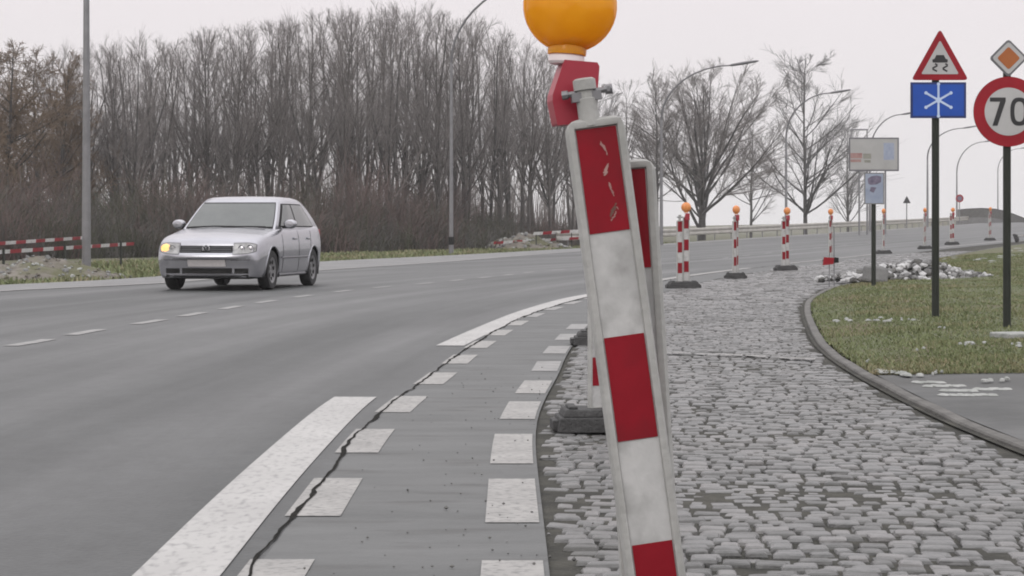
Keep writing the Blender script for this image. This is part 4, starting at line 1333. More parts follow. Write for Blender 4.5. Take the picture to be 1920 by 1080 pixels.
inst('rubber_base', BASE, t)
b1 = inst('board', BOARD, t, bf - base_loc, (0, lean_f, RAD(4)), (0.90, 1, Lf / 0.99))
b1['label'] = 'front scuffed board'
b2 = inst('board', BOARD, t, bb - base_loc, (0, lean_b, RAD(-8)), (0.93, 1, Lb / 0.99))
b2['label'] = 'rear upright board'
inst('clamp', STUB, b1, (-0.008, 0, 0.986), (0, 0, 0), (0.85, 0.85, 0.72))
inst('bolt', BOLT, b1, (-0.006, 0, 0.986), (0, 0, RAD(-12)), (0.92, 1, 0.80))
mb = MB(); mb.tube([(-0.008, 0, 0.975), (-0.008, 0, 1.045), (-0.008, 0, 1.050)], [0.0115, 0.0115, 0.009], M['board_rim'], 16)
mb.build('socket_post', b2, smooth=True)
# lamp on its bracket behind the front board
lc = near(1069, 11, 3.30)
lp = inst('warning_lamp', LAMP_BIG[3], t, lc - base_loc, (0, RAD(4), RAD(8)))
for nm, src in (('lens', LAMP_BIG[0]), ('lens_neck', LAMP_BIG[1]), ('collar', LAMP_BIG[2])):
    inst(nm, src, lp)
# torn film on the top band
mb = MB()
r = random.Random(2)
def flake(pts, w, mt, yv):
    Q = []
    for k in range(len(pts) - 1):
        for q_ in range(4):
            f_ = q_ / 4
            Q.append((pts[k][0] * (1 - f_) + pts[k + 1][0] * f_ + r.uniform(-.0009, .0009), pts[k][1] * (1 - f_) + pts[k + 1][1] * f_))
    pts = Q + [pts[-1]]
    n = len(pts); vs = []
    for i, (x, z) in enumerate(pts):
        ww = w * 0.8 * (0.2 + math.sin(math.pi * (i + 0.4) / n)) * r.uniform(.3, 1.5)
        vs += [(x - ww, yv, z), (x + ww, yv, z)]
    mb.add(vs, [(2 * i, 2 * i + 1, 2 * i + 3, 2 * i + 2) for i in range(n - 1)], mt)
yf = -0.017 + 0.0062 - 0.0022
for pts, w, mt in [([(0.004, .952), (0.008, .944), (0.013, .934), (0.014, .928)], .0026, 'scuff'), ([(0.013, .915), (0.008, .905), (0.006, .899), (0.0035, .896)], .0032, 'scuff'),
                   ([(0.010, .885), (0.012, .874), (0.016, .862)], .0024, 'scuff'), ([(0.018, .851), (0.012, .842), (0.007, .834), (0.005, .829)], .0038, 'scuff_dark'),
                   ([(0.016, .838), (0.013, .832), (0.007, .826), (0.005, .823)], .0026, 'scuff'), ([(0.019, .845), (0.020, .84)], .002, 'scuff')]:
    flake(pts, w, M[mt], yf)
sc = mb.build('torn_film', b1)

# -- the row further along
V2 = ((0.0 - 0.06, 0.0, 0.10, 0, 0, 1.0), (0.06, 0.05, 0.10, 0, 0, 1.0))
def twin(yaw_l, yaw_r, gap, dz=0.06, sc=1.0):
    return [(-gap, 0.0, 0.10, 0.0, yaw_l, sc * 0.99), (gap, 0.04, 0.10 + 0.01, 0.0, yaw_r, sc * 1.04)]
p = W(1136, 806); beacon((p.x, p.y, p.z), RAD(4), 'upright beacon behind the leaning one, only its black foot and a red band showing',
                         [(-0.045, 0.0, 0.10, 0.0, RAD(25), 0.80), (0.020, 0.06, 0.10, RAD(2), 0, 0.80)], lamp_on=1, bscale=0.86)
p = W(1138, 646); beacon((p.x, p.y, p.z), RAD(0), 'beacon hidden behind the leaning beacon, only the tip of its small dark foot showing',
                         [(-0.03, 0.0, 0.10, 0.0, RAD(30), 0.86), (0.03, 0.06, 0.10, 0, 0, 0.86)], lamp_on=1)
ROW = [((1281, 540), RAD(6), twin(0.1, 0.0, 0.056), 1, 'beacon with two boards side by side, nearest of the row along the cobbles', 0.92),
       ((1379, 522), RAD(-4), twin(RAD(46), RAD(42), 0.016), 1, 'narrow beacon seen edge on with an orange lamp, second along the cobbles', 0.72),
       ((1473, 507), RAD(8), twin(0.2, 0.35, 0.045), 1, 'beacon whose two boards overlap, with a pale orange lamp, third along the cobbles', 0.84),
       ((1557, 491), RAD(0), twin(RAD(46), RAD(42), 0.014), 1, 'narrow beacon with a pale lamp above a thin marker stake, fourth along the cobbles', 0.65),
       ((1657, 476), RAD(5), twin(RAD(50), RAD(55), 0.010), 1, 'distant beacon just right of the information sign pole', 0.80),
       ((1734, 467), RAD(0), twin(0.9, 1.0, 0.015), 1, 'distant beacon left of the snowflake sign pole', 0.78),
       ((1785, 459), RAD(8), twin(0.5, 0.3, 0.05), 1, 'distant twin beacon between the snowflake pole and the speed limit pole', 0.85),
       ((1856, 451), RAD(0), twin(0.8, 0.9, 0.03), 1, 'farthest faint beacon, left of the speed limit pole near the crest', 0.75)]
for (px, py), yaw, bs, lo_, lab, bsc in ROW:
    p = W(px, py)
    beacon((p.x, p.y, p.z), yaw, lab, bs, lamp_on=lo_, bscale=bsc)
# a beacon lying at the edge of the lawn, far right
p = W(1908, 456)
tb = thing('fallen_beacon', 'knocked over beacon lying near the lawn edge just right of the speed limit pole', 'beacon', (p.x, p.y, p.z + 0.05), RAD(70), GB)
inst('board', BOARD, tb, (0.1, 0.0, 0.20), (RAD(80), 0, RAD(20)))
inst('rubber_base', BASE, tb, (0, 0.1, 0.12), (RAD(70), 0, 0), (0.9, 0.9, 1))

# thin marker stake beside the fourth beacon
p = W(1560, 538)
t = thing('marker_stake', 'two thin grey stakes with a small red plate at the grass tip', 'stake', (p.x, p.y, g(p.x, p.y)))
mb = MB(); mb.tube([(-0.045, 0, -0.1), (-0.04, 0, 0.55)], 0.008, M['galv'], 8); mb.build('stake', t)
mb = MB(); mb.tube([(0.04, 0.03, -0.1), (0.035, 0.03, 0.95)], 0.009, M['galv'], 8); mb.build('stake', t)
mb = MB(); mb.plate([(-0.15, 0.34), (0.02, 0.36), (0.03, 0.46), (-0.13, 0.47)], -0.02, -0.008, M['sign_red']); mb.build('plate', t)
mb = MB(); mb.box((0.07, 0.02, 0.42), (0.07, 0.04, 0.08), M['black']); mb.build('clip', t)

# ------------------------------------------------------------------ signs
def circle(cx, cz, r_, n=40): return [(cx + r_ * math.cos(2 * math.pi * k / n), cz + r_ * math.sin(2 * math.pi * k / n)) for k in range(n)]
def round_tri(w, h, rr):
    P = [Vector((-w / 2, 0)), Vector((w / 2, 0)), Vector((0, h))]; out = []
    cen = Vector((0, h / 3))
    for i, p in enumerate(P):
        a = (P[(i - 1) % 3] - p).normalized(); b = (P[(i + 1) % 3] - p).normalized()
        for k in range(6):
            t = k / 5
            s_, e_ = p + a * rr, p + b * rr
            q = (s_ * (1 - t) + p * t) * (1 - t) + (p * (1 - t) + e_ * t) * t
            out.append((q.x, q.y))
    return out
def pole_part(parent, h, r_=0.03, mt='post_dark', name='pole'):
    mb = MB(); mb.tube([(0, 0, -0.3), (0, 0, h)], r_, M[mt], 14); return mb.build(name, parent, smooth=True)

# snowflake sign under a red triangle
p = W(1754, 600, 0.04); Y = p.y; m_ = Y / F
zg = turf_z(p.x, p.y)
tz = lambda py: CAMZ - (py - H0) * m_ - zg
t = thing('snowflake_sign', 'slippery road triangle over a blue snowflake plate on one dark pole', 'road sign', (p.x, Y, zg))
pole_part(t, tz(120), 0.036)
mb = MB(); w_ = 107 * m_; h_ = (tz(55) - tz(151))
tri = round_tri(w_, h_, 0.045)
mb.plate(tri, -0.062, -0.045, M['sign_red'], M['sign_back']); tr_ = mb.build('warning_triangle', t); tr_.location = (6 * m_, 0, tz(151))
mb = MB(); inner = round_tri(w_ * 0.66, h_ * 0.66, 0.02); inner = [(x, z + h_ * 0.115) for x, z in inner]
mb.plate(inner, -0.0645, -0.0625, M['sign_white']); ip_ = mb.build('face', tr_)
mb = MB()   # skidding car with wavy tracks
s_ = w_
mb.add([(x * s_ * 1.3, -0.0655, (z * 1.15 - 0.04) * s_) for x, z in [(-0.10, 0.30), (0.10, 0.30), (0.105, 0.345), (0.075, 0.36), (0.05, 0.415), (-0.05, 0.415), (-0.075, 0.36), (-0.105, 0.345)]], [tuple(range(8))], M['sign_black'])
for sx in (-1, 1):
    pts = [((sx * 0.09 + 0.042 * math.sin(k * 1.05)) * s_, (0.285 - k * 0.019) * s_) for k in range(8)]
    mb.stroke(pts, 0.03 * s_, -0.0655, M['sign_black'])
mb.build('pictogram', tr_)
mb = MB(); bw = 104 * m_ / 2; z0, z1 = tz(222), tz(155)
mb.plate([(-bw, z0), (bw, z0), (bw, z1), (-bw, z1)], -0.060, -0.042, M['sign_blue_edge'], M['sign_back']); bp_ = mb.build('blue_plate', t); bp_.location = (3 * m_, 0, 0)
mb = MB(); q = 0.022
mb.plate([(-bw + q, z0 + q), (bw - q, z0 + q), (bw - q, z1 - q), (-bw + q, z1 - q)], -0.0625, -0.0605, M['sign_blue']); mb.build('face', bp_)
mb = MB(); cz = (z0 + z1) / 2; R_ = 0.165
for k in range(3):
    a = RAD(90 + 60 * k); rr = R_ * (1.0 if k == 0 else 0.9)
    e = (math.cos(a) * rr, math.sin(a) * rr)
    mb.stroke([(-e[0], cz - e[1]), (e[0], cz + e[1])], 0.020, -0.0645 - 0.0004 * k, M['sign_pale'])
    for sg in (-1, 1):
        c_ = (sg * e[0] * 0.94, cz + sg * e[1] * 0.94)
        mb.add([(x, -0.0662 - 0.0003 * k, z) for x, z in circle(c_[0], c_[1], 0.0165, 10)], [tuple(range(10))], M['sign_pale'])
mb.add([(x, -0.0660, z) for x, z in circle(0, cz, 0.028, 12)], [tuple(range(12))], M['sign_pale'])
mb.build('snowflake', bp_)

# 70 sign under a small priority diamond
p = W(1888, 617, 0.05); Y = p.y; m2 = Y / F; zg = turf_z(p.x, p.y)
tz = lambda py: CAMZ - (py - H0) * m2 - zg
t = thing('speed_limit_sign', 'round red rimmed 70 speed limit sign under a small orange diamond plate', 'road sign', (p.x, Y, zg))
pole_part(t, tz(120), 0.034)
cz = tz(210); R_ = 65.5 * m2
mb = MB(); mb.plate(circle(0, cz, R_, 56), -0.058, -0.042, M['sign_red'], M['sign_back']); d_ = mb.build('disc', t)
mb = MB(); mb.plate(circle(0, cz, R_ * 0.685, 56), -0.0605, -0.0585, M['sign_white']); mb.build('face', d_)
mb = MB(); hh = 0.245; ww = 0.125; sw = 0.036
x0 = -0.163
def quad(pts, y=-0.0625): mb.add([(x, y, z) for x, z in pts], [tuple(range(len(pts)))], M['sign_black'])
zt, zb_ = cz + hh / 2, cz - hh / 2
quad([(x0, zt - sw), (x0 + ww + 0.012, zt - sw), (x0 + ww + 0.012, zt), (x0, zt)])
quad([(x0 + ww + 0.012, zt - sw * 0.9), (x0 + ww - 0.036, zt - sw * 0.9), (x0 + 0.022, zb_), (x0 + 0.066, zb_)], -0.0629)
n = 32; cx = 0.092
o_, i_ = [], []
for k in range(n):
    a = 2 * math.pi * k / n
    sx = math.copysign(abs(math.cos(a)) ** 0.75, math.cos(a)); sz = math.copysign(abs(math.sin(a)) ** 0.75, math.sin(a))
    o_.append((cx + 0.078 * sx, -0.0625, cz + hh / 2 * sz)); i_.append((cx + 0.042 * sx, -0.0625, cz + (hh / 2 - sw) * sz))
mb.add(o_ + i_, [(k, (k + 1) % n, n + (k + 1) % n, n + k) for k in range(n)], M['sign_black'])
mb.build('number', d_)
dz_ = tz(110); s_ = 36 * m2
mb = MB(); 
def diamond(s, rr=0.0):
    P = [(s, 0), (0, s), (-s, 0), (0, -s)]; out = []
    for i in range(4):
        a, b, c = Vector(P[i - 1]), Vector(P[i]), Vector(P[(i + 1) % 4])
        out.append(tuple(b + (a - b) * 0.10)); out.append(tuple(b + (a - b) * 0.03 + (c - b) * 0.03)); out.append(tuple(b + (c - b) * 0.10))
    return [(x, z + dz_) for x, z in out]
mb.plate(diamond(s_), -0.058, -0.044, M['trim_grey'], M['sign_back']); dd = mb.build('diamond_plate', t)
mb = MB(); mb.plate(diamond(s_ * 0.86), -0.0605, -0.0585, M['sign_white']); mb.build('border', dd)
mb = MB(); mb.plate(diamond(s_ * 0.60), -0.063, -0.061, M['sign_orange']); mb.build('face', dd)
dd.rotation_euler = (0, 0, 0)

# small information sign at the tip of the grass
p = W(1638, 540, 0.03); Y = p.y; m3 = Y / F; zg = turf_z(p.x, p.y)
tz = lambda py: CAMZ - (py - H0) * m3 - zg
t = thing('information_sign', 'small pale blue upright information sign on a dark pole in front of the rubble', 'road sign', (p.x, Y, zg))
pole_part(t, tz(330), 0.034)
mb = MB(); bw = 18.5 * m3; z0, z1 = tz(383), tz(324)
mb.plate([(-bw, z0), (bw, z0), (bw, z1), (-bw, z1)], -0.055, -0.04, M['sign_back']); b_ = mb.build('panel', t)
mb = MB(); mb.plate([(-bw + .015, z0 + .015), (bw - .015, z0 + .015), (bw - .015, z1 - .015), (-bw + .015, z1 - .015)], -0.0575, -0.0555, M['panel_blue']); mb.build('face', b_)
mb = MB()
mb.add([(x, -0.0590, z) for x, z in [(-.09, z1 - .16), (-.06, z1 - .18), (.03, z1 - .175), (.10, z1 - .14), (.105, z1 - .06), (.04, z1 - .04), (-.05, z1 - .055), (-.10, z1 - .09)]], [tuple(range(8))], M['panel_violet'])
mb.add([(x, -0.0590, z) for x, z in [(-.07, z1 - .27), (-.01, z1 - .30), (.03, z1 - .22), (-.05, z1 - .21)]], [tuple(range(4))], M['panel_violet'])
mb.build('picture', b_)

# large direction board beyond the rail
Y = 131; m4 = Y / F
X = (1638 - 960) * m4; zg = land(X, Y)
tz = lambda py: CAMZ - (py - H0) * m4 - zg
t = thing('direction_board', 'large grey white direction board on two posts beyond the guard rail', 'direction board', (X, Y, zg), 0)
mb = MB(); bw = 47 * m4; z0, z1 = tz(321), tz(258)
mb.plate([(-bw, z0), (bw, z0), (bw, z1), (-bw, z1)], -0.10, -0.05, M['trim_grey']); b_ = mb.build('board', t)
mb = MB(); mb.plate([(-bw + .10, z0 + .10), (bw - .10, z0 + .10), (bw - .10, z1 - .10), (-bw + .10, z1 - .10)], -0.12, -0.102, M['panel_grey']); mb.build('face', b_)
for (xa, xb, za, zb2, mt) in [(-44, -22, 287, 297, 'panel_red'), (-20, -5, 288, 298, 'panel_olive'), (-44, -24, 299, 304, 'panel_red'), (-18, -6, 300, 305, 'panel_olive'), (18, 38, 268, 300, 'panel_blue')]:
    mb = MB()
    mb.add([(xa * m4, -0.124, tz(zb2)), (xb * m4, -0.124, tz(zb2)), (xb * m4, -0.124, tz(za)), (xa * m4, -0.124, tz(za))], [(0, 1, 2, 3)], M[mt])
    mb.build('worn_print', b_)
for xx in (-27, -12, 22):
    mb = MB(); mb.tube([(xx * m4, 0, -0.4), (xx * m4, 0, tz(262))], 0.06, M['galv'], 10); mb.build('post', t)
mb = MB(); mb.tube([(-44 * m4, 0.05, tz(243)), (-10 * m4, 0.05, tz(243))], 0.05, M['galv'], 8)
mb.tube([(-42 * m4, 0.05, tz(243)), (-42 * m4, 0.05, tz(262))], 0.04, M['galv'], 8); mb.tube([(-12 * m4, 0.05, tz(243)), (-12 * m4, 0.05, tz(262))], 0.04, M['galv'], 8)
mb.build('top_bracket', t)

# two tiny signs on the crest
Y = 186; mm_ = Y / F; X = (1700 - 960) * mm_; zg = land(X, Y)
t = thing('triangle_sign', 'small dark triangular sign seen from behind on a pale post beyond the rail', 'road sign', (X, Y, zg)); hz = CAMZ - (378 - H0) * mm_ - zg
pole_part(t, hz + 0.3, 0.05, 'galv')
mb = MB(); mb.plate([(x, z + hz - 0.15) for x, z in round_tri(0.72, 0.68, 0.08)], -0.08, -0.055, M['sign_black']); mb.build('panel', t)
Y = 214; mm_ = Y / F; X = (1799 - 960) * mm_; zg = g(X, Y)
t = thing('round_sign', 'small dark red round sign at the start of the bridge parapet', 'road sign', (X, Y, zg)); hz = CAMZ - (372 - H0) * mm_ - zg
pole_part(t, hz, 0.05, 'galv')
mb = MB(); mb.plate(circle(0, hz, 0.42, 24), -0.08, -0.055, M['sign_red'], M['sign_back']); d_ = mb.build('disc', t)
mb = MB(); mb.plate(circle(0, hz, 0.24, 20), -0.085, -0.081, M['panel_violet']); mb.build('face', d_)

# ------------------------------------------------------------------ the car
def car():
    a = RAD(9.0)
    t = thing('silver_car', 'silver five door hatchback with one amber lit headlight driving towards the camera', 'car', (-4.60, 32.05, 0.0), -a)
    HS = 1.03
    # lower body: lofted sections along the length (y: front -0.85 .. rear 3.30, x: half width, z)
    st = [  # y, half width, bottom, top, crown
        (-0.860, 0.640, 0.235, 0.500, 0.006), (-0.850, 0.690, 0.215, 0.530, 0.008), (-0.820, 0.760, 0.200, 0.560, 0.012), (-0.790, 0.785, 0.195, 0.580, 0.014), (-0.770, 0.800, 0.192, 0.600, 0.016),
        (-0.740, 0.812, 0.190, 0.680, 0.02), (-0.700, 0.822, 0.188, 0.742, 0.025), (-0.640, 0.832, 0.186, 0.768, 0.030), (-0.50, 0.848, 0.185, 0.800, 0.036),
        (-0.30, 0.858, 0.185, 0.832, 0.044), (0.0, 0.866, 0.185, 0.868, 0.052), (0.25, 0.868, 0.185, 0.905, 0.05), (0.42, 0.868, 0.185, 0.930, 0.04), (0.7, 0.868, 0.185, 0.945, 0.02),
        (1.2, 0.868, 0.185, 0.955, 0.0), (1.8, 0.868, 0.185, 0.962, 0.0), (2.4, 0.866, 0.185, 0.975, 0.0), (2.8, 0.858, 0.19, 0.985, 0.0), (3.05, 0.835, 0.20, 0.985, 0.0), (3.2, 0.80, 0.22, 0.97, 0.0), (3.27, 0.74, 0.25, 0.93, 0.0), (3.29, 0.66, 0.30, 0.80, 0.0)]
    A = np.array(st)
    ys = np.concatenate([np.linspace(-0.86, -0.6, 22), np.linspace(-0.56, -0.42, 4), np.linspace(-0.40, 0.40, 45), np.linspace(0.46, 2.06, 24), np.linspace(2.11, 2.91, 45), np.linspace(2.95, 3.29, 11)])
    cols_ = [np.interp(ys, A[:, 0], A[:, k]) for k in range(1, 5)]
    sec0 = [(0.93, 0.03), (0.960, 0.10), (0.975, 0.20), (0.988, 0.36), (1.0, 0.52), (0.994, 0.66), (0.975, 0.82), (0.950, 0.92), (0.915, 0.975)]
    vv = np.linspace(0.03, 0.975, 26)
    sec = [(0.0, 0.0), (0.80, 0.0)] + [(float(np.interp(v_, [q[1] for q in sec0], [q[0] for q in sec0])), float(v_)) for v_ in vv] + [(0.86, 1.0), (0.70, 1.0), (0.45, 1.0), (0.2, 1.0), (0.0, 1.0)]
    vs = []; n = len(sec)
    for i, y in enumerate(ys):
        w, zb, zt, crn = (c[i] for c in cols_)
        for k, (u, v) in enumerate(sec):
            x = u * w; z = zb + (zt - zb) * v
            if k >= 28: z += crn * (1 - (u / 0.86) ** 2)
            # lower centre of the nose bulges forward, corners sweep back
            vs.append((x, y + 0.10 * (u ** 3) * max(0, (-0.3 - y)) / 0.5 + 0.16 * max(0, 0.46 - z) * max(0, min(1, (-0.55 - y) / 0.2)), z * HS))
    half = len(vs)
    vs2 = [(-x, y, z) for x, y, z in vs]
    fs = []
    for i in range(len(ys) - 1):
        for k in range(n - 1):
            q = (i * n + k, i * n + k + 1, (i + 1) * n + k + 1, (i + 1) * n + k)
            fs.append(q); fs.append(tuple(j + half for j in q[::-1]))
    fs.append(tuple(range(n)) + tuple(half + k for k in range(n - 2, 0, -1)))
    e0 = (len(ys) - 1) * n
    fs.append(tuple(e0 + k for k in range(n)) + tuple(half + e0 + k for k in range(n - 2, 0, -1)))
    mb = MB(); mb.add(vs + vs2, fs, M['paint_silver'])
    body = mb.build('body', t)
    bm = bmesh.new(); bm.from_mesh(body.data)
    bmesh.ops.remove_doubles(bm, verts=bm.verts, dist=0.0008)
    bmesh.ops.recalc_face_normals(bm, faces=bm.faces); bm.to_mesh(body.data); bm.free()
    # wheel arches: flank faces inside the arch go, the rim vertices are drawn onto the arch circle
    me = body.data
    bm = bmesh.new(); bm.from_mesh(me)
    AR = 0.362
    for yw in (0.0, 2.51):
        inside = lambda c: abs(c.x) > 0.55 and (c.y - yw) ** 2 + (c.z - 0.315) ** 2 < AR * AR
        kill = [f for f in bm.faces if inside(f.calc_center_median())]
        bmesh.ops.delete(bm, geom=kill, context='FACES')
        for e_ in bm.edges:
            if e_.is_boundary:
                for v in e_.verts:
                    d = Vector((0, v.co.y - yw, v.co.z - 0.315))
                    if abs(v.co.x) > 0.6 and 0.2 < d.length < AR + 0.06 and v.co.z > 0.2:
                        d = d.normalized() * AR
                        v.co.y = yw + d.y; v.co.z = 0.315 + d.z
    bm.to_mesh(me); bm.free()
    me.polygons.foreach_set('use_smooth', [True] * len(me.polygons)); me.set_sharp_from_angle(angle=RAD(35))

    # cabin: rings from belt line to roof
    rings = [  # z, front y, rear y, half width at front, half width mid, half width rear
        (0.90, 0.30, 3.27, 0.765, 0.815, 0.74), (0.96, 0.39, 3.26, 0.752, 0.805, 0.735), (1.10, 0.605, 3.11, 0.715, 0.768, 0.69), (1.25, 0.825, 2.92, 0.668, 0.718, 0.635), (1.36, 0.995, 2.70, 0.625, 0.672, 0.59),
        (1.405, 1.08, 2.55, 0.585, 0.640, 0.56), (1.43, 1.20, 2.38, 0.52, 0.57, 0.50), (1.445, 1.40, 2.22, 0.38, 0.42, 0.37), (1.452, 1.62, 2.02, 0.15, 0.18, 0.15)]
    def ring(i_or):
        z, yf, yr, wf, wm, wr = i_or
        P = []
        nf = 8
        for k in range(nf + 1):      # front edge, left to right, bowed forward
            u = -1 + 2 * k / nf
            P.append((u * wf, yf + 0.09 * u * u, z))
        for k in range(1, 13):       # side going back
            v = k / 12
            yb_ = (yf + 0.09) * (1 - v) + (yr - 0.06) * v
            w = wf + (wm - wf) * min(1, v / 0.18) if v < 0.6 else wm + (wr - wm) * ((v - 0.6) / 0.4) ** 1.6
            P.append((w, yb_, z))
        for k in range(1, nf + 1):
            u = 1 - 2 * k / nf
            P.append((u * wr, yr - 0.06 * u * u, z))
        for k in range(1, 12):
            v = 1 - k / 12
            yb_ = (yf + 0.09) * (1 - v) + (yr - 0.06) * v
            w = wf + (wm - wf) * min(1, v / 0.18) if v < 0.6 else wm + (wr - wm) * ((v - 0.6) / 0.4) ** 1.6
            P.append((-w, yb_, z))
        return P
    mb = MB(); vs = []; 
    for rg in rings: vs += ring(rg)
    n = len(ring(rings[0])); fs = []
    for i in range(len(rings) - 1):
        for k in range(n):
            fs.append((i * n + k, i * n + (k + 1) % n, (i + 1) * n + (k + 1) % n, (i + 1) * n + k))
    fs.append(tuple((len(rings) - 1) * n + k for k in range(n)))
    vs = [(x, y, z * HS) for x, y, z in vs]
    mb.add(vs, fs, M['paint_silver']); cab = mb.build('cabin', t, smooth=True)

    def at(z, key):
        """interpolated ring values at height z"""
        Z = [r_[0] for r_ in rings]
        return np.interp(z, Z, [r_[key] for r_ in rings])
    # windscreen, a hair proud of the cabin
    def grid_patch(fn, nu, nv, mt, name, parent):
        vs = [fn(u / nu, v / nv) for v in range(nv + 1) for u in range(nu + 1)]
        fs = [(v * (nu + 1) + u, v * (nu + 1) + u + 1, (v + 1) * (nu + 1) + u + 1, (v + 1) * (nu + 1) + u) for v in range(nv) for u in range(nu)]
        m_b = MB(); m_b.add(vs, fs, mt); return m_b.build(name, parent, smooth=True)
    def ws(u, v, inset=0.0, off=0.008):
        z = 0.940 + inset + (1.345 - 0.940 - 2 * inset) * v
        uu = (-1 + 2 * u) * (0.955 - inset * 0.8)
        return (uu * at(z, 3), at(z, 1) + 0.09 * uu * uu - off, (z + off * 0.6) * HS)
    grid_patch(lambda u, v: ws(u, v, 0.0, 0.005), 12, 8, M['black'], 'windscreen_seal', t)
    grid_patch(lambda u, v: ws(u, v, 0.018, 0.009), 12, 8, M['glass'], 'windscreen', t)
    # dark wiper cowl
    mb = MB()
    mb.tube([(-0.60, 0.33, 0.985), (-0.2, 0.27, 1.0), (0.15, 0.27, 0.995)], 0.012, M['black'], 6)
    mb.tube([(-0.05, 0.26, 0.99), (0.35, 0.30, 0.995), (0.62, 0.36, 0.99)], 0.012, M['black'], 6)
    mb.build('wiper', t)
    # side windows
    def side_pt(y, z, sx, off):
        yf, yr = at(z, 1) + 0.09, at(z, 2) - 0.06
        v = (y - yf) / (yr - yf)
        wf, wm, wr = at(z, 3), at(z, 4), at(z, 5)
        w = wf + (wm - wf) * min(1, max(0, v) / 0.18) if v < 0.6 else wm + (wr - wm) * ((min(v, 1) - 0.6) / 0.4) ** 1.6
        return (sx * (w + off), y, z * HS)
    def win(poly, sx, name, mt, off):
        # poly: (y, z) outline given as bottom pts and top pts
        (yb0, yb1), (yt0, yt1), zb, zt = poly
        def fn(u, v):
            z = zb + (zt - zb) * v
            y = (yb0 + (yb1 - yb0) * u) * (1 - v) + (yt0 + (yt1 - yt0) * u) * v
            return side_pt(y, z, sx, off)
        return grid_patch(fn, 8, 6, mt, name, t)
    for sx in (-1, 1):
        win(((0.60, 2.76), (1.13, 2.26), 0.960, 1.330), sx, 'window_frame', M['black'], 0.006)
        win(((0.70, 1.50), (1.16, 1.50), 0.978, 1.312), sx, 'front_window', M['glass'], 0.011)
        win(((1.56, 2.68), (1.56, 2.22), 0.978, 1.312), sx, 'rear_window', M['glass'], 0.011)
    def rw(u, v):
        z = 1.02 + (1.34 - 1.02) * v; uu = (-1 + 2 * u) * 0.9
        return (uu * at(z, 5), at(z, 2) - 0.06 * uu * uu + 0.01, z * HS)
    grid_patch(rw, 8, 6, M['glass'], 'rear_screen', t)

    # front panels: a helper that lays a patch on the nose, sampled from the body by ray casting
    from mathutils.bvhtree import BVHTree
    bm = bmesh.new(); bm.from_mesh(body.data); bvh = BVHTree.FromBMesh(bm)
    def nose(x, z, off):
        h = bvh.ray_cast(Vector((x, -2, z)), Vector((0, 1, 0)))
        y = h[0].y if h[0] is not None else -0.7
        return (x, y - off, z)
    def flank(y, z, sx, off):
        h = bvh.ray_cast(Vector((sx * 2, y, z)), Vector((-sx, 0, 0)))
        x = h[0].x if h[0] is not None else sx * 0.86
        return (x + sx * off, y, z)
    def patch(x0, x1, z0, z1, mt, name, parent, off, nu=8, nv=4, skew=0.0):
        return grid_patch(lambda u, v: nose(x0 + (x1 - x0) * u + skew * v, z0 + (z1 - z0) * v, off), nu, nv, mt, name, parent)
    HG = 0.575 * HS, 0.705 * HS
    gr = patch(-0.42, 0.42, 0.590, 0.700, M['black'], 'grille', t, 0.006, 12, 5)
    mb = MB()
    for k in range(4):
        z = 0.610 + k * 0.026
        for (xa, xb) in ((-0.40, -0.075), (0.075, 0.40)):
            pts = [nose(xa + (xb - xa) * j / 6, z, 0.012) for j in range(7)]
            mb.tube(pts, 0.0055, M['trim_grey'], 5)
    mb.build('grille_bar', gr)
    # round emblem with a V over a W
    c_ = Vector(nose(0, 0.648, 0.016))
    mb = MB()
    ringp = [(c_.x + 0.058 * math.cos(2 * math.pi * k / 24), c_.y, c_.z + 0.058 * math.sin(2 * math.pi * k / 24)) for k in range(25)]
    mb.tube(ringp, 0.007, M['chrome'], 6, caps=False)
    for pts in ([(-0.028, 0.046), (0, 0.006), (0.028, 0.046)], [(-0.048, 0.022), (-0.024, -0.044), (0.0, -0.004), (0.024, -0.044), (0.048, 0.022)]):
        mb.tube([(c_.x + x, c_.y, c_.z + z) for x, z in pts], 0.006, M['chrome'], 6)
    mb.build('emblem', gr)
    # headlights: dark bezel, lens, reflector bowls
    for sx in (-1, 1):
        lit = sx < 0
        hb = grid_patch(lambda u, v: nose(sx * (0.425 + 0.355 * u), 0.560 + 0.182 * (0.5 + (v - 0.5) * (1 - 0.45 * u ** 5)) + 0.012 * u, 0.004), 8, 5, M['trim_grey'], 'headlight', t)
        grid_patch(lambda u, v: nose(sx * (0.435 + 0.332 * u), 0.570 + 0.162 * (0.5 + (v - 0.5) * (1 - 0.45 * u ** 5)) + 0.012 * u, 0.011), 8, 5, M['lens_clear'], 'lens', hb)
        for j, xc in enumerate((0.555, 0.685)):
            c2 = Vector(nose(sx * xc, 0.655, 0.016)); rad = 0.052 if j == 0 else 0.058
            mb = MB(); m1 = M['lens_lit'] if (lit and j == 1) else M['chrome'] if not lit else M['lens_clear']
            Rm = Matrix.Translation(c2) @ Matrix.Rotation(RAD(90), 4, 'X')
            mb.lathe([(rad * 1.08, -0.006), (rad, 0.006), (rad * 0.7, -0.004), (0.0, 0.004)], m1, 20, Rm)
            mb.build('lamp_bowl', hb, smooth=True)
        if lit:
            hb['label'] = 'headlight with the amber lamp lit'
            c2 = Vector(nose(sx * 0.655, 0.66, 0.022))
            mb = MB(); mb.lathe([(0.066, -0.004), (0.058, 0.010), (0.0, 0.018)], M['lens_lit'], 20, Matrix.Translation(c2) @ Matrix.Rotation(RAD(90), 4, 'X'))
            mb.build('bulb', hb, smooth=True)
    # bumper: light lip, rub strip, plate, intakes
    bmp = patch(-0.70, 0.70, 0.470, 0.492, M['trim_grey'], 'rub_strip', t, 0.006, 16, 2)
    patch(-0.30, 0.30, 0.375, 0.480, M['plate'], 'number_plate', t, 0.010, 8, 2)
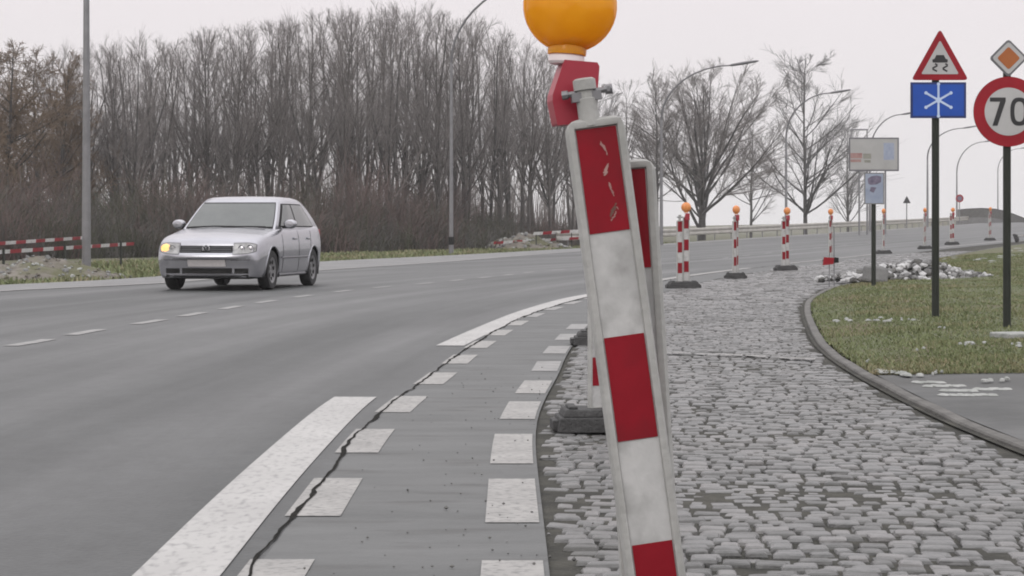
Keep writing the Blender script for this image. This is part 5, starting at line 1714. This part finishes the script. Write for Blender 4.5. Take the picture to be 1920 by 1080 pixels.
    patch(-0.40, 0.40, 0.265, 0.350, M['black'], 'lower_intake', t, 0.006, 10, 3)
    for sx in (-1, 1):
        grid_patch(lambda u, v: nose(sx * (0.44 + 0.22 * u), 0.268 + 0.078 * v, 0.006), 6, 3, M['black'], 'side_intake', t)
    patch(-0.66, 0.66, 0.213, 0.250, M['black'], 'chin_spoiler', t, 0.004, 12, 2)
    # bonnet shut line, door seams, rub strips and handles on the flanks
    for sx in (-1, 1):
        for yv in (0.55, 1.53, 2.28):
            mb = MB(); pts = [flank(yv + (0.12 * (0.75 - z) if yv > 2 else 0), z, sx, 0.0005) for z in np.linspace(0.27, 0.93, 9)]
            if yv > 2: pts = [flank(yv - 0.02 + 0.20 * max(0, z - 0.55), z, sx, 0.0005) for z in np.linspace(0.55, 0.93, 8)]
            mb.tube(pts, 0.004, M['black'], 4); mb.build('door_seam', t)
        mb = MB(); mb.tube([flank(yv, 0.50, sx, 0.004) for yv in np.linspace(0.46, 2.08, 12)], 0.017, M['trim_grey'], 6); mb.build('side_strip', t)
        mb = MB(); mb.tube([flank(yv, 0.225, sx, 0.0) for yv in np.linspace(0.44, 2.07, 10)], 0.022, M['trim_grey'], 6); mb.build('sill', t)
        for yv in (1.30, 2.16):
            mb = MB(); mb.box(flank(yv, 0.80, sx, 0.012), (0.03, 0.17, 0.035), M['paint_silver']); mb.build('door_handle', t, bevel=0.01)
        # mirror
        mb = MB(); c2 = Vector((sx * 0.93, 0.72, 1.035))
        Rm = Matrix.Translation(c2)
        prof = [(0.0, -0.075), (0.05, -0.07), (0.072, -0.03), (0.076, 0.03), (0.07, 0.045), (0.0, 0.045)]
        vs_ = []; 
        mb.lathe(prof, M['paint_silver'], 16, Rm @ Matrix.Scale(1.45, 4, (1, 0, 0)) @ Matrix.Rotation(RAD(-90), 4, 'X') )
        mir = mb.build('mirror', t, smooth=True)
        mb = MB(); mb.box((sx * 0.86, 0.73, 0.985), (0.13, 0.06, 0.045), M['black']); mb.build('mirror_foot', mir, bevel=0.012)
    # rear lamps
    for sx in (-1, 1):
        mb = MB(); mb.box((sx * 0.735, 3.16, 0.84), (0.10, 0.12, 0.22), M['sign_red']); mb.build('tail_light', t, bevel=0.02)
    # roof aerial
    mb = MB(); mb.tube([(0, 2.5, 1.47), (0, 2.78, 1.66)], 0.006, M['black'], 5); mb.build('aerial', t)
    # dark inner arches and floor so the wheels sit in shade of real parts
    mb = MB(); mb.box((0, 1.25, 0.26), (1.28, 3.7, 0.16), M['black']); mb.build('underbody', t)
    # wheels
    def wheel(sx, y):
        Rm = Matrix.Translation((0, 0, 0)) @ Matrix.Rotation(RAD(90) * sx, 4, 'Y')
        mb = MB(); R_ = 0.312
        mb.lathe([(0.205, -0.085), (0.255, -0.095), (0.295, -0.088), (R_, -0.062), (R_ + 0.002, 0.0), (R_, 0.062), (0.295, 0.088), (0.255, 0.095), (0.205, 0.085), (0.20, 0.0), (0.205, -0.085)], M['tyre'], 36, Rm)
        w = thing('wheel', '', '', (sx * 0.755, y, 0.310)); 
        del w['label']; del w['category']
        w.parent = t
        mb.build('tyre', w, smooth=True)
        mb = MB()
        mb.lathe([(0.0, 0.055), (0.05, 0.06), (0.062, 0.05), (0.10, 0.052), (0.165, 0.068), (0.19, 0.078), (0.208, 0.082), (0.208, 0.06), (0.20, 0.03)], M['rim'], 36, Rm)
        for k in range(7):
            b_ = 2 * math.pi * k / 7
            mb.box(Rm @ Vector((0.135 * math.cos(b_), 0.135 * math.sin(b_), 0.064)), (0.012, 0.05, 0.05), M['black'], (Rm.to_3x3() @ Matrix.Rotation(b_, 3, 'Z') @ Matrix.Rotation(RAD(90), 3, 'Y')))
        mb.build('rim', w, smooth=True)
    for sx in (-1, 1):
        for y in (0.0, 2.51):
            wheel(sx, y)
            mb = MB(); n_ = 20; vs_ = []
            for k in range(n_ + 1):
                b_ = RAD(-20) + RAD(220) * k / n_
                for xx in (0.52, 0.845):
                    vs_.append((sx * xx, y + (AR + 0.006) * math.cos(b_), 0.315 + (AR + 0.006) * math.sin(b_)))
            mb.add(vs_, [(2 * k, 2 * k + 1, 2 * k + 3, 2 * k + 2) for k in range(n_)], M['black'])
            mb.build('arch_liner', t)
            mb = MB(); pts = []
            for k in range(25):
                b_ = RAD(-14) + RAD(208) * k / 24
                yv, zv = y + (AR + 0.008) * math.cos(b_), 0.315 + (AR + 0.008) * math.sin(b_)
                h = bvh.ray_cast(Vector((sx * 2, y + (AR + 0.03) * math.cos(b_), 0.315 + (AR + 0.03) * math.sin(b_))), Vector((-sx, 0, 0)))
                xv = h[0].x if h[0] is not None and abs(h[0].x) > 0.7 else sx * 0.845
                pts.append((xv - sx * 0.004, yv, zv))
            mb.tube(pts, 0.014, M['paint_silver'], 6); mb.build('arch_lip', t, smooth=True)
    bm.free()
car()

# ------------------------------------------------------------------ thin winter mist
mb = MB(); mb.box((0, 150, 14.5), (500, 700, 33), None)
hz = mb.build('haze'); hz['kind'] = 'stuff'
hm = bpy.data.materials.new('mist'); hm.use_nodes = True
hn = hm.node_tree; hn.nodes.clear()
ho = hn.nodes.new('ShaderNodeOutputMaterial'); hv = hn.nodes.new('ShaderNodeVolumePrincipled')
hv.inputs['Density'].default_value = 0.0005; hv.inputs['Color'].default_value = (0.97, 0.97, 0.98, 1)
hn.links.new(hv.outputs[0], ho.inputs['Volume'])
hz.data.materials.clear(); hz.data.materials.append(hm)
hz['label'] = 'thin pale winter mist over the whole scene'
S.cycles.volume_bounces = 0
